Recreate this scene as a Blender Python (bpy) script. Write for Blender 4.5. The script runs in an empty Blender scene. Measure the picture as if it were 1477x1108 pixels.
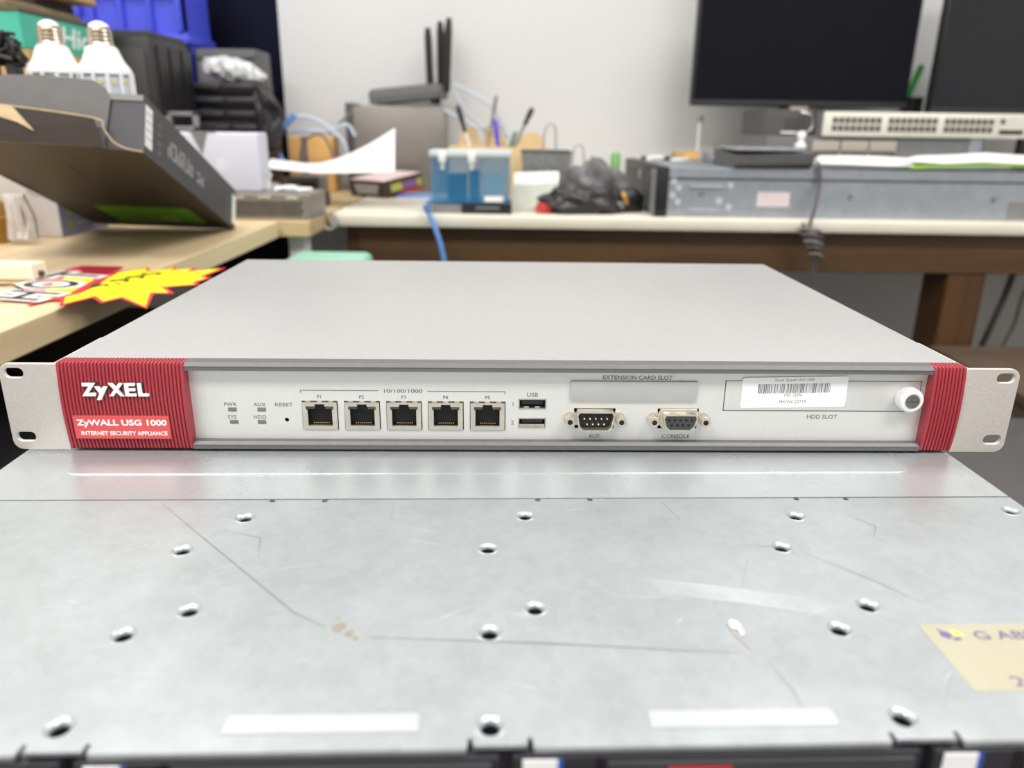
import bpy, bmesh, math, random
from mathutils import Matrix, Vector
random.seed(7)
scene = bpy.context.scene
COL = scene.collection

# ------------------------------------------------------------------ camera
F_PX, PITCH, ROLL, CAM_H = 1099.47, .325, .01389, .15108
_c, _s, _cr, _sr = math.cos(PITCH), math.sin(PITCH), math.cos(ROLL), math.sin(ROLL)
FW = Vector((0, _c, -_s)); UP0 = Vector((0, _s, _c)); RT0 = Vector((1, 0, 0))
RT = _cr*RT0 + _sr*UP0; UP = _cr*UP0 - _sr*RT0; EYE = Vector((0, 0, CAM_H))
cd = bpy.data.cameras.new('camera'); cam = bpy.data.objects.new('camera', cd); COL.objects.link(cam)
cam.matrix_world = Matrix(((RT.x, UP.x, -FW.x, EYE.x), (RT.y, UP.y, -FW.y, EYE.y), (RT.z, UP.z, -FW.z, EYE.z), (0, 0, 0, 1)))
cd.sensor_fit = 'HORIZONTAL'; cd.sensor_width = 36; cd.lens = 36*F_PX/1477
cd.clip_start = .01; cd.clip_end = 50
cd.dof.use_dof = True; cd.dof.focus_distance = .385; cd.dof.aperture_fstop = 7.4
scene.camera = cam
# ------------------------------------------------------------------ world, light, exposure
w = bpy.data.worlds.new('world'); scene.world = w; w.use_nodes = True
w.node_tree.nodes['Background'].inputs[0].default_value = (.8, .85, .9, 1)
w.node_tree.nodes['Background'].inputs[1].default_value = .3
vs = scene.view_settings
vs.view_transform = 'Standard'; vs.look = 'None'; vs.gamma = 1; vs.use_curve_mapping = False
vs.exposure = -0.6
LAMP_POWER = 34.0
LAMPS = [(-.95, -.55), (.95, -.55), (-.95, 1.05), (.95, 1.05)]     # ceiling panels (x, y)
CEIL, FLOOR = 1.75, -.78
XL, XR, YB, YF = -1.75, 2.1, -2.1, 2.0
for (lx, ly) in LAMPS:
    l = bpy.data.lights.new('panel_light', 'AREA'); l.shape = 'RECTANGLE'; l.size = 1.2; l.size_y = .5
    l.energy = LAMP_POWER*(1.45 if ly < 0 else .68); l.color = (1, .99, .985)
    lo = bpy.data.objects.new('panel_light', l); COL.objects.link(lo); lo.location = (lx, ly, CEIL-.075)

def W(px, py, Y):
    d = FW + RT*((px-738.5)/F_PX) - UP*((py-554)/F_PX); return EYE + d*(Y/d.y)
def WZ(px, py, z):
    d = FW + RT*((px-738.5)/F_PX) - UP*((py-554)/F_PX); return EYE + d*((z-CAM_H)/d.z)

# ------------------------------------------------------------------ materials
def lin(c):
    return tuple(((v/255)/12.92 if v/255 <= .04045 else ((v/255+.055)/1.055)**2.4) for v in c)
MATS = {}
def mat(name, col, rough=.5, metal=0, var=.05, scale=60, bump=0, alpha=1, trans=0, emit=0, stretch=None, spec=None, coat=0):
    if name in MATS: return MATS[name]
    m = bpy.data.materials.new(name); m.use_nodes = True; MATS[name] = m
    nt = m.node_tree; b = nt.nodes['Principled BSDF']
    tc = nt.nodes.new('ShaderNodeTexCoord'); mp = nt.nodes.new('ShaderNodeMapping')
    if stretch: mp.inputs['Scale'].default_value = stretch
    nz = nt.nodes.new('ShaderNodeTexNoise'); nz.inputs['Scale'].default_value = scale; nz.inputs['Detail'].default_value = 4
    nt.links.new(tc.outputs['Object'], mp.inputs[0]); nt.links.new(mp.outputs[0], nz.inputs['Vector'])
    rp = nt.nodes.new('ShaderNodeValToRGB'); c = lin(col)
    rp.color_ramp.elements[0].position = .3; rp.color_ramp.elements[1].position = .7
    rp.color_ramp.elements[0].color = tuple(v*(1-var) for v in c)+(1,)
    rp.color_ramp.elements[1].color = tuple(min(1, v*(1+var)) for v in c)+(1,)
    nt.links.new(nz.outputs['Fac'], rp.inputs[0]); nt.links.new(rp.outputs[0], b.inputs['Base Color'])
    b.inputs['Roughness'].default_value = rough; b.inputs['Metallic'].default_value = metal
    if spec is not None: b.inputs['Specular IOR Level'].default_value = spec
    if coat: b.inputs['Coat Weight'].default_value = coat
    if trans: b.inputs['Transmission Weight'].default_value = trans
    if alpha < 1: b.inputs['Alpha'].default_value = alpha
    if emit:
        b.inputs['Emission Color'].default_value = c+(1,); b.inputs['Emission Strength'].default_value = emit
    if bump:
        bp = nt.nodes.new('ShaderNodeBump'); bp.inputs['Strength'].default_value = bump; bp.inputs['Distance'].default_value = .001
        nt.links.new(nz.outputs['Fac'], bp.inputs['Height']); nt.links.new(bp.outputs[0], b.inputs['Normal'])
    return m
def wood(name, c1, c2, scale=3.0, rough=.45, along='Y'):
    m = mat(name, c1, rough); nt = m.node_tree; b = nt.nodes['Principled BSDF']
    mp = next(n for n in nt.nodes if n.type == 'MAPPING'); rp = next(n for n in nt.nodes if n.type == 'VALTORGB')
    nz = next(n for n in nt.nodes if n.type == 'TEX_NOISE')
    mp.inputs['Scale'].default_value = {'Y': (14, .8, 14), 'X': (.8, 14, 14), 'Z': (14, 14, .8)}[along]
    nz.inputs['Scale'].default_value = scale; nz.inputs['Detail'].default_value = 8; nz.inputs['Distortion'].default_value = .6
    rp.color_ramp.elements[0].color = lin(c2)+(1,); rp.color_ramp.elements[1].color = lin(c1)+(1,)
    return m
def brushed(name, col, rough, metal=1, streak=(1, 1, 1), scale=30, rvar=.12, cvar=.06):
    """metal with smudged roughness"""
    m = mat(name, col, rough, metal, cvar, scale, stretch=streak); nt = m.node_tree; b = nt.nodes['Principled BSDF']
    n2 = nt.nodes.new('ShaderNodeTexNoise'); n2.inputs['Scale'].default_value = 9; n2.inputs['Detail'].default_value = 6
    tc = next(n for n in nt.nodes if n.type == 'TEX_COORD'); nt.links.new(tc.outputs['Object'], n2.inputs['Vector'])
    mr = nt.nodes.new('ShaderNodeMapRange'); mr.inputs[1].default_value = .3; mr.inputs[2].default_value = .7
    mr.inputs[3].default_value = rough-rvar; mr.inputs[4].default_value = rough+rvar
    nt.links.new(n2.outputs['Fac'], mr.inputs[0]); nt.links.new(mr.outputs[0], b.inputs['Roughness'])
    return m

wall_m = mat('wall_paint', (217, 217, 216), .8, var=.012, scale=4)
ceil_m = mat('ceiling_paint', (235, 235, 232), .9, var=.02, scale=5)
floor_m = mat('floor_tile', (92, 82, 70), .5, var=.1, scale=6)
lid_m = brushed('galvanised_steel', (179, 185, 187), .37, .6, (1, 1, 1), 45, .08, .05)
lid2_m = brushed('smooth_galvanised_steel', (186, 191, 193), .27, .5, (1, 1, 1), 45, .02, .03)
steel_m = brushed('grey_painted_steel', (164, 164, 163), .5, .2, (1, 1, 1), 300, .05, .04)
panel_m = brushed('silver_face_panel', (220, 221, 217), .42, .35, (40, 1, 1), 60, .05, .02)
ear_m = mat('ear_paint', (214, 208, 201), .38, .35, .03, 500, .15)
rail_m = mat('grey_rail', (112, 111, 110), .5, .4, .05, 400, .1)
red_m = mat('red_plastic', (160, 52, 62), .42, 0, .03, 80)
redplate_m = mat('red_plate_print', (214, 82, 82), .4, 0, .02, 80)
white_m = mat('white_print', (245, 243, 240), .4, 0, .01)
black_m = mat('black_plastic', (24, 24, 26), .45, 0, .1)
blackprint_m = mat('black_print', (32, 30, 32), .6, 0, .05)
dark_m = mat('dark_grey_plastic', (62, 62, 64), .5, 0, .08)
midgrey_m = mat('mid_grey_plastic', (128, 128, 128), .5, 0, .06)
greyprint_m = mat('grey_print', (108, 110, 112), .6, 0, .02)
pad_m = mat('grey_pad', (182, 183, 181), .5, .2, .02)
nickel_m = mat('nickel_shell', (222, 214, 200), .28, .85, .06, 200)
gold_m = mat('gold_contact', (232, 205, 150), .25, 1, .05)
whiteplastic_m = mat('white_plastic', (236, 235, 232), .4, 0, .02)
paper_m = mat('paper', (240, 240, 240), .7, 0, .01, 20)
label_m = mat('label_paper', (246, 246, 246), .45, 0, .01)
screw_m = mat('screw_metal', (170, 168, 165), .3, 1, .08, 300)
desk_m = wood('pale_laminate_wood', (234, 211, 172), (221, 195, 152), 3.2, .42, 'Y')
desk2_m = wood('tan_laminate_wood', (214, 190, 146), (196, 168, 122), 3.2, .45, 'X')
cream_m = mat('cream_laminate', (226, 220, 202), .4, 0, .03, 12)
brown_m = wood('brown_wood', (98, 70, 40), (76, 52, 28), 2.6, .5, 'X')
brownv_m = wood('brown_wood_leg', (94, 62, 30), (72, 46, 20), 2.6, .5, 'Z')
boxdark_m = mat('black_card', (66, 66, 70), .5, 0, .08, 30)
cardboard_m = mat('cardboard', (196, 160, 108), .8, 0, .1, 50)
torn_m = mat('torn_cardboard', (198, 176, 140), .9, 0, .12, 120, .3)
under_m = mat('unlit_brown_card', (46, 37, 29), .55, 0, .12, 25)  # unlit tone and brown reflection of the box underside put into colour
green_m = mat('green_print', (94, 150, 22), .5, 0, .15, 60)
cap_m = mat('bulb_cap_metal', (196, 182, 166), .28, .9, .08, 150)
bulb_m = mat('white_bulb_plastic', (240, 238, 236), .35, 0, .01)
ledpcb_m = mat('led_strip_board', (206, 216, 232), .5, 0, .03)
ledchip_m = mat('led_chip', (226, 214, 122), .4, 0, .05)
navy_m = mat('navy_panel', (6, 8, 32), .6, 0, .2, 6, spec=.15)
blue_m = mat('blue_crate_plastic', (72, 84, 220), .42, 0, .06, 40)
teal_m = mat('teal_card', (72, 186, 160), .5, 0, .04, 30)
frame_m = mat('grey_metal_frame', (84, 84, 88), .4, .5, .06)
lav_m = mat('lavender_card', (214, 214, 226), .5, 0, .02, 20)
lav2_m = mat('blue_lavender_card', (168, 174, 206), .5, 0, .03, 20)
lime_m = mat('lime_print', (190, 206, 92), .5, 0, .03)
amber_m = mat('amber_plastic', (196, 148, 44), .4, 0, .1, 30)
chassis_m = mat('dull_chassis_metal', (150, 144, 136), .45, .5, .08, 60)
orange_m = mat('orange_card', (222, 174, 104), .65, 0, .06, 30)
case_m = mat('pc_case_metal', (142, 137, 130), .42, .4, .05, 60)
cable_w = mat('pale_blue_cable', (196, 208, 224), .45, 0, .03)
cable_b = mat('blue_cable', (104, 152, 218), .42, 0, .03)
cable_k = mat('black_cable', (38, 36, 38), .5, 0, .08)
cable_g = mat('grey_cable', (120, 114, 112), .5, 0, .08)
pink_m = mat('pink_print', (236, 196, 196), .5, 0, .12, 14)
tub_m = mat('blue_clear_plastic', (62, 146, 196), .22, 0, .05, 20, alpha=.3)
tublid_m = mat('clear_lid_plastic', (214, 226, 226), .3, 0, .03, alpha=.85)
tan_m = mat('pale_tan_wood', (226, 200, 152), .6, 0, .06, 20)
mesh_m = mat('grey_wire_mesh', (138, 138, 138), .5, .4, .35, 260)
fabric_m = mat('grey_black_fabric', (112, 112, 112), .8, 0, .3, 60)
olive_m = mat('yellow_rubber', (206, 196, 98), .5, 0, .05)
redb_m = mat('red_print', (196, 62, 56), .5, 0, .1)
galv_m = brushed('blue_grey_galvanised', (172, 178, 186), .42, .75, (1, 1, 1), 40, .06, .06)
screen_m = mat('black_screen', (14, 14, 22), .6, 0, .1, 3, spec=.12)
screen2_m = mat('charcoal_screen', (38, 38, 41), .6, 0, .1, 3, spec=.2)
beige_m = mat('beige_switch_face', (222, 218, 204), .45, 0, .02)
port_m = mat('port_socket', (92, 84, 78), .5, .2, .12)
lime2_m = mat('lime_paper', (168, 214, 74), .6, 0, .05)
mint_m = mat('mint_plastic', (150, 206, 182), .45, 0, .03)
yellow_m = mat('yellow_card', (252, 238, 28), .55, 0, .01)
redcard_m = mat('red_card', (214, 58, 66), .55, 0, .02)
crimson_m = mat('crimson_card', (164, 30, 46), .55, 0, .04)
greenink_m = mat('green_ink', (48, 70, 16), .6, 0, .05)
sticker_m = mat('aged_yellow_sticker', (168, 163, 141), .55, 0, .06, 25)
ink_m = mat('violet_ink', (104, 88, 128), .6, 0, .05)
glue_m = mat('white_glue', (226, 220, 218), .5, 0, .03)
scr_m = mat('scratch_dark', (116, 112, 110), .5, .4, .2, 300)
scrl_m = mat('scratch_bright', (232, 234, 236), .4, .5, .1, 300)
stain_m = mat('glue_stain', (140, 132, 118), .6, 0, .2, 500)
void_m = mat('hole_inside', (10, 10, 12), .7, 0, .1)
bluelbl_m = mat('blue_label', (52, 88, 168), .4, 0, .05)
carrier_m = mat('drive_carrier_black', (48, 48, 54), .4, .1, .1)
ledoff_m = mat('unlit_led', (118, 116, 110), .4, 0, .15, 300)
ledgrn_m = mat('green_led', (74, 96, 86), .35, 0, .1)
ledamb_m = mat('amber_led', (120, 108, 76), .35, 0, .1)
bag_m = mat('crumpled_clear_bag', (206, 206, 206), .25, 0, .2, 40, .8)

def spangle(m, amt=.09):
    """fine mottled zinc grain: multiplies the base colour a little and feeds a faint bump"""
    nt = m.node_tree; b = nt.nodes['Principled BSDF']; src = b.inputs['Base Color'].links[0].from_socket
    tc = next(n for n in nt.nodes if n.type == 'TEX_COORD')
    vo = nt.nodes.new('ShaderNodeTexVoronoi'); vo.inputs['Scale'].default_value = 260
    nz = nt.nodes.new('ShaderNodeTexNoise'); nz.inputs['Scale'].default_value = 14; nz.inputs['Detail'].default_value = 9; nz.inputs['Roughness'].default_value = .7
    nt.links.new(tc.outputs['Object'], vo.inputs['Vector']); nt.links.new(tc.outputs['Object'], nz.inputs['Vector'])
    ad = nt.nodes.new('ShaderNodeMath'); ad.operation = 'ADD'
    sp = nt.nodes.new('ShaderNodeSeparateColor'); nt.links.new(vo.outputs['Color'], sp.inputs[0])
    ml = nt.nodes.new('ShaderNodeMath'); ml.operation = 'MULTIPLY'; ml.inputs[1].default_value = .35; nt.links.new(sp.outputs[0], ml.inputs[0])
    nt.links.new(ml.outputs[0], ad.inputs[0]); nt.links.new(nz.outputs['Fac'], ad.inputs[1])
    mr = nt.nodes.new('ShaderNodeMapRange'); mr.inputs[1].default_value = .35; mr.inputs[2].default_value = 1.0; mr.inputs[3].default_value = 1-amt; mr.inputs[4].default_value = 1+amt
    nt.links.new(ad.outputs[0], mr.inputs[0])
    mx = nt.nodes.new('ShaderNodeVectorMath'); mx.operation = 'SCALE'; nt.links.new(src, mx.inputs[0]); nt.links.new(mr.outputs[0], mx.inputs['Scale'])
    nt.links.new(mx.outputs[0], b.inputs['Base Color'])
spangle(lid_m, .07); spangle(lid2_m, .03); spangle(galv_m, .08)

# ------------------------------------------------------------------ mesh helpers
class MB:
    def __init__(s): s.bm = bmesh.new(); s.sm = False
    def _add(s, tb, M=None):
        if M is not None: bmesh.ops.transform(tb, matrix=M, verts=tb.verts)
        me = bpy.data.meshes.new('t'); tb.to_mesh(me); tb.free(); s.bm.from_mesh(me); bpy.data.meshes.remove(me); return s
    def box(s, x0, x1, y0, y1, z0, z1, b=0, seg=2, M=None):
        tb = bmesh.new(); bmesh.ops.create_cube(tb, size=1)
        for v in tb.verts: v.co = Vector(((x0+x1)/2+v.co.x*(x1-x0), (y0+y1)/2+v.co.y*(y1-y0), (z0+z1)/2+v.co.z*(z1-z0)))
        if b: bmesh.ops.bevel(tb, geom=tb.edges[:], offset=b, segments=seg, profile=.5, affect='EDGES')
        return s._add(tb, M)
    def cyl(s, p0, p1, r0, r1=None, n=20, cap=True):
        r1 = r0 if r1 is None else r1; p0 = Vector(p0); p1 = Vector(p1); d = p1-p0
        tb = bmesh.new(); bmesh.ops.create_cone(tb, cap_ends=cap, segments=n, radius1=r0, radius2=r1, depth=d.length)
        return s._add(tb, Matrix.Translation((p0+p1)/2) @ d.to_track_quat('Z', 'Y').to_matrix().to_4x4())
    def sph(s, c, r, sc=(1, 1, 1), u=16, v=10):
        tb = bmesh.new(); bmesh.ops.create_uvsphere(tb, u_segments=u, v_segments=v, radius=r)
        return s._add(tb, Matrix.Translation(c) @ Matrix.Diagonal((*sc, 1)))
    def lathe(s, prof, n=24, M=None):
        tb = bmesh.new(); rings = []
        for r, z in prof:
            if r < 1e-7: rings.append([tb.verts.new((0, 0, z))])
            else: rings.append([tb.verts.new((r*math.cos(2*math.pi*i/n), r*math.sin(2*math.pi*i/n), z)) for i in range(n)])
        for a, b in zip(rings, rings[1:]):
            for i in range(n):
                j = (i+1) % n
                if len(a) == 1 and len(b) == 1: continue
                if len(a) == 1: tb.faces.new((a[0], b[j], b[i]))
                elif len(b) == 1: tb.faces.new((a[i], a[j], b[0]))
                else: tb.faces.new((a[i], a[j], b[j], b[i]))
        bmesh.ops.recalc_face_normals(tb, faces=tb.faces)
        return s._add(tb, M)
    def prism(s, poly, z0, z1, M=None, b=0):
        tb = bmesh.new(); n = len(poly)
        a = [tb.verts.new((x, y, z0)) for x, y in poly]; c = [tb.verts.new((x, y, z1)) for x, y in poly]
        tb.faces.new(a[::-1]); top = tb.faces.new(c)
        for i in range(n): tb.faces.new((a[i], a[(i+1) % n], c[(i+1) % n], c[i]))
        bmesh.ops.recalc_face_normals(tb, faces=tb.faces)
        if b: bmesh.ops.bevel(tb, geom=list(top.edges), offset=b, segments=2, profile=.5, affect='EDGES')
        return s._add(tb, M)
    def tube(s, pts, r, n=8, sub=6, cap=True):
        P = [Vector(p) for p in pts]; Q = []
        if len(P) > 2 and sub > 1:
            for i in range(len(P)-1):
                a = P[i-1] if i else 2*P[0]-P[1]; b = P[i]; c = P[i+1]; d = P[i+2] if i+2 < len(P) else 2*P[-1]-P[-2]
                for k in range(sub):
                    t = k/sub; Q.append(.5*((2*b)+(c-a)*t+(2*a-5*b+4*c-d)*t*t+(3*b-a-3*c+d)*t**3))
            Q.append(P[-1])
        else: Q = P
        tb = bmesh.new(); up = Vector((0, 0, 1)); rings = []
        for i, q in enumerate(Q):
            t = (Q[min(i+1, len(Q)-1)]-Q[max(i-1, 0)]).normalized()
            if i == 0:
                u = t.cross(up)
                if u.length < 1e-3: u = t.cross(Vector((1, 0, 0)))
            else: u = u - t*u.dot(t)
            u.normalize(); v = t.cross(u); rr = r[i*(len(r)-1)//max(1, len(Q)-1)] if isinstance(r, (list, tuple)) else r
            rings.append([tb.verts.new(q+(u*math.cos(2*math.pi*k/n)+v*math.sin(2*math.pi*k/n))*rr) for k in range(n)])
        for a, b in zip(rings, rings[1:]):
            for k in range(n): tb.faces.new((a[k], a[(k+1) % n], b[(k+1) % n], b[k]))
        if cap: tb.faces.new(rings[0][::-1]); tb.faces.new(rings[-1])
        bmesh.ops.recalc_face_normals(tb, faces=tb.faces)
        return s._add(tb)
    def faces(s, verts, faces, M=None):
        tb = bmesh.new(); V = [tb.verts.new(v) for v in verts]
        for f in faces: tb.faces.new([V[i] for i in f])
        bmesh.ops.recalc_face_normals(tb, faces=tb.faces); return s._add(tb, M)
    def mesh(s, name):
        me = bpy.data.meshes.new(name); s.bm.to_mesh(me); s.bm.free(); return me
    def obj(s, name, m, parent=None, smooth=True, label=None, M=None):
        return link(name, s.mesh(name), m, parent, smooth, label, M)

def link(name, me, m, parent=None, smooth=True, label=None, M=None):
    if m and not me.materials: me.materials.append(m)
    if smooth and len(me.polygons):
        me.polygons.foreach_set('use_smooth', [True]*len(me.polygons))
        bm = bmesh.new(); bm.from_mesh(me)
        for e in bm.edges:
            if len(e.link_faces) == 2: e.smooth = e.calc_face_angle(0) < .6
            else: e.smooth = False
        bm.to_mesh(me); bm.free()
    o = bpy.data.objects.new(name, me); COL.objects.link(o)
    if parent: o.parent = parent
    if M is not None: o.matrix_local = M
    if label: o['label'] = label
    return o
def tag(o, label, cat, group=None, kind=None):
    o['label'] = label; o['category'] = cat
    if group: o['group'] = group
    if kind: o['kind'] = kind
    return o
def thing(name, label, cat, loc=(0, 0, 0), rz=0, group=None, M=None):
    o = bpy.data.objects.new(name, None); COL.objects.link(o); o.empty_display_size = .02
    if M is not None: o.matrix_world = M
    else: o.location = loc; o.rotation_euler = (0, 0, rz)
    return tag(o, label, cat, group)
def struct(name, mb, m, label=None):
    o = mb.obj(name, m, None, False); o['kind'] = 'structure'
    if label: o['label'] = label
    return o
def _curve_mesh(cu):
    o = bpy.data.objects.new('tmp', cu); COL.objects.link(o)
    bpy.context.view_layer.update()
    me = bpy.data.meshes.new_from_object(o.evaluated_get(bpy.context.evaluated_depsgraph_get()))
    bpy.data.objects.remove(o); bpy.data.curves.remove(cu); return me
def plate_mesh(outer, holes, th, bev=0):
    """flat plate in XY with holes, from z=0 down to -th"""
    cu = bpy.data.curves.new('plate', 'CURVE'); cu.dimensions = '2D'; cu.fill_mode = 'BOTH'; cu.extrude = th/2-bev; cu.bevel_depth = bev
    for loop in [outer]+holes:
        sp = cu.splines.new('POLY'); sp.points.add(len(loop)-1); sp.use_cyclic_u = True
        for p, q in zip(sp.points, loop): p.co = (q[0], q[1], 0, 1)
    me = _curve_mesh(cu); me.transform(Matrix.Translation((0, 0, -th/2))); me.materials.clear(); return me
def text_mesh(body, width=None, height=None, depth=.0001, bold=0, shear=0, space=1):
    cu = bpy.data.curves.new('txt', 'FONT'); cu.body = body; cu.size = 1; cu.offset = bold; cu.shear = shear; cu.space_character = space
    cu.align_x = 'CENTER'; cu.resolution_u = 3; cu.extrude = .01
    me = _curve_mesh(cu); me.materials.clear()
    xs = [v.co.x for v in me.vertices]; ys = [v.co.y for v in me.vertices]
    cx, cy = (min(xs)+max(xs))/2, (min(ys)+max(ys))/2; wx, wy = max(xs)-min(xs), max(ys)-min(ys)
    sx = width/wx if width else None; sy = height/wy if height else None
    sx = sx or sy; sy = sy or sx
    for v in me.vertices: v.co = ((v.co.x-cx)*sx, (v.co.y-cy)*sy, v.co.z/.01*depth/2+depth/2)
    return me
FRONT = Matrix(((1, 0, 0, 0), (0, 0, -1, 0), (0, 1, 0, 0), (0, 0, 0, 1)))       # plate XY -> face looking to -Y
SIDE = Matrix(((0, 0, 1, 0), (1, 0, 0, 0), (0, 1, 0, 0), (0, 0, 0, 1)))         # plate XY -> face looking to +X
def rrect(x0, x1, y0, y1, r, n=5):
    out = []
    for cx, cy, a in ((x1-r, y0+r, -90), (x1-r, y1-r, 0), (x0+r, y1-r, 90), (x0+r, y0+r, 180)):
        for i in range(n+1):
            t = math.radians(a+90*i/n); out.append((cx+r*math.cos(t), cy+r*math.sin(t)))
    return out
def rect(x0, x1, y0, y1): return [(x0, y0), (x1, y0), (x1, y1), (x0, y1)]
def circ(x, y, r, n=20): return [(x+r*math.cos(2*math.pi*i/n), y+r*math.sin(2*math.pi*i/n)) for i in range(n)]
def copy_tree(o, parent=None):
    c = o.copy(); COL.objects.link(c)
    if parent: c.parent = parent; c.matrix_parent_inverse = o.matrix_parent_inverse
    for ch in list(o.children): copy_tree(ch, c)
    return c
mm = .001

# ------------------------------------------------------------------ room shell
t = .1
struct('floor', MB().box(XL-t, XR+t, YB-t, YF+t, FLOOR-t, FLOOR), floor_m)
struct('ceiling', MB().box(XL-t, XR+t, YB-t, YF+t, CEIL, CEIL+t), ceil_m)
dx0, dx1, dz1 = -.84, W(404, 60, YF).x, 1.25
wb = MB().box(dx1, XR, YF, YF+t, FLOOR, CEIL).box(XL, dx0, YF, YF+t, FLOOR, CEIL).box(dx0, dx1, YF, YF+t, dz1, CEIL)
struct('wall_back', wb, wall_m)
struct('wall_left', MB().box(XL-t, XL, YB, YF, FLOOR, CEIL), wall_m)
struct('wall_right', MB().box(XR, XR+t, YB, YF, FLOOR, CEIL), wall_m)
struct('wall_front', MB().box(XL, XR, YB-t, YB, FLOOR, CEIL), wall_m)
d = struct('door_1', MB().box(dx0, dx1, YF+.03, YF+.07, FLOOR, dz1), navy_m, 'dark navy door set in the back wall')
MB().box(dx0-.005, dx0+.05, YF-.01, YF+.05, FLOOR, dz1, .003).box(dx0+.05, dx1, YF+.0, YF+.05, dz1-.04, dz1, .003).obj('door_frame', frame_m, d, False)
for i, (lx, ly) in enumerate(LAMPS):
    o = thing('ceiling_light', 'long fluorescent ceiling panel', 'ceiling light', (lx, ly, CEIL), 0, 'ceiling panels out of view')
    fr = MB().box(-.65, .65, -.3, -.27, -.06, 0).box(-.65, .65, .27, .3, -.06, 0).box(-.65, -.62, -.27, .27, -.06, 0).box(.62, .65, -.27, .27, -.06, 0)
    fr.obj('frame', whiteplastic_m, o, False)
    MB().box(-.62, .62, -.27, .27, -.05, -.03).obj('diffuser', mat('lamp_diffuser', (255, 252, 246), .6, emit=2.5), o, False)

# ------------------------------------------------------------------ furniture
tbl = thing('side_table', 'pale wooden table top at left with price cards on its edge', 'table', (-.386, .25, 0))
MB().box(-1.2, 0, 0, 1.01, -.0255, 0, .0015).obj('table_top', desk_m, tbl, False)
for x in (-1.15, -.5):
    for y in (.06, .93): MB().box(x, x+.05, y, y+.05, FLOOR, -.0255, .002).obj('leg', frame_m, tbl, False)
tb2 = thing('corner_table', 'tan wooden table in the corner under the stacked electronics', 'table', (-.338, 1.272, 0))
MB().box(-1.3, 0, 0, .715, -.026, -.0005, .0015).obj('table_top', desk2_m, tb2, False)
for x in (-1.25, -.045):
    for y in (.03, .62): MB().box(x, x+.028, y, y+.04, FLOOR, -.026, .002).obj('leg', whiteplastic_m, tb2, False)
bd = thing('back_desk', 'long cream-topped desk with brown wooden frame along the back wall', 'desk', (0, 1.385, 0))
MB().box(-.332, 1.7, 0, .6, -.022, 0, .004).obj('table_top', cream_m, bd)
MB().box(-.29, 1.7, .035, .075, -.098, -.022, .002).obj('apron', brown_m, bd, False)
for x in (-.31, W(1364, 420, 1.425).x, 1.6):
    MB().box(x, x+.072, .04, .13, FLOOR, -.0225, .003).obj('leg', brownv_m, bd, False)
MB().box(-.29, 1.7, .5, .54, -.098, -.022, .002).obj('rear_rail', brown_m, bd, False)
ct = thing('gap_shade_cart', 'added low cart under the silver server, black for the shaded gap', 'cart', (0, 0, 0))
MB().box(-.78, .262, .12, 1.02, -.115, -.0885, .002).obj('cart_top', black_m, ct, False)  # added; black and widened left to stand in for the gap's shade
MB().box(-.78, .262, .12, 1.02, -.5, -.48, .002).obj('shelf', black_m, ct, False)
for x in (-.77, .23):
    for y in (.13, .985): MB().box(x, x+.025, y, y+.025, FLOOR, -.115, .002).obj('leg', black_m, ct, False)

# ------------------------------------------------------------------ lower silver server
LID = .03806
sv = thing('rack_server', 'silver rack server with galvanised lid lying under the red and grey appliance', 'server', (0, 0, 0), LID)
LX0, LX1, LF, LR, SEAM = -.2205, .2305, .1555, .86, .2945
HOLES = [(-96.6, 278), (16.7, 278.6), (128.9, 277.4), (222.5, 281), (-112.4, 253.3), (1.4, 253.3), (113.7, 252.9),
         (-96.3, 215.6), (16.9, 215.2), (129.1, 215), (-112, 203.2), (1.7, 202.6), (113.8, 202.6), (-111.5, 164.6), (1.7, 163), (114, 164)]
nt_ = []; out = [(LX0, SEAM-.0009)]
for x in sorted([-.117, -.101, -.0035, .012, .1078, .1253]): nt_.append(x)
out = [(LX1, SEAM-.0009)]
for xa, xb in ((.1568, .1351), (.0453, .0229), (-.0675, -.0895)):
    for x in (xa, xb): out += [(x+.0011, SEAM-.0009), (x+.0011, SEAM-.0028), (x-.0011, SEAM-.0028), (x-.0011, SEAM-.0009)]
out += [(LX0, SEAM-.0009), (LX0, LF)]
for i, x in enumerate(nt_):
    out += [(x-.0009, LF), (x-.0006, LF+.0035), (x+.0006, LF+.0035), (x+.0009, LF)]
    if i % 2 == 0: out += [(x+.001, LF+.0008), (nt_[i+1]-.001, LF+.0008)]
out += [(LX1, LF)]
me = plate_mesh(out, [circ(x*mm, y*mm, .0041, 20) for x, y in HOLES], .0012)
link('lid_panel', me, lid_m, sv, False, 'galvanised front lid panel')
me = plate_mesh(rect(LX0, LX1, SEAM, LR), [], .0012)
link('rear_panel', me, lid2_m, sv, False)
MB().prism(rrect(-.193, .2025, .3185, .3375, .0093, 8), -.0005, .0004, b=.0004).obj('raised_bead', lid2_m, sv, False)
dm = MB().lathe([(.0042, 0), (.0038, .00015), (.0033, -.0002), (.0027, -.0007), (.0025, -.0011), (.00245, -.0018)], 24).mesh('screw_hole')
dmi = MB().lathe([(.00245, -.0018), (.0024, -.0050), (0, -.0050)], 24).mesh('hole_bottom')
for x, y in HOLES:
    h = link('screw_hole', dm, lid_m, sv, True, M=Matrix.Translation((x*mm, y*mm, 0)))
    link('bore_shade', dmi, void_m, h, False)  # near-black lower wall paints the shade inside the hole
MB().prism(rrect(-.0685, -.0172, .1612, .1677, .0009), -.0006, .0007, b=.0003).obj('raised_strip', mat('strip_sheen_steel', (206, 210, 212), .3, .5), sv, False)  # lighter steel carries the strips' reflected brightness in its colour
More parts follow.
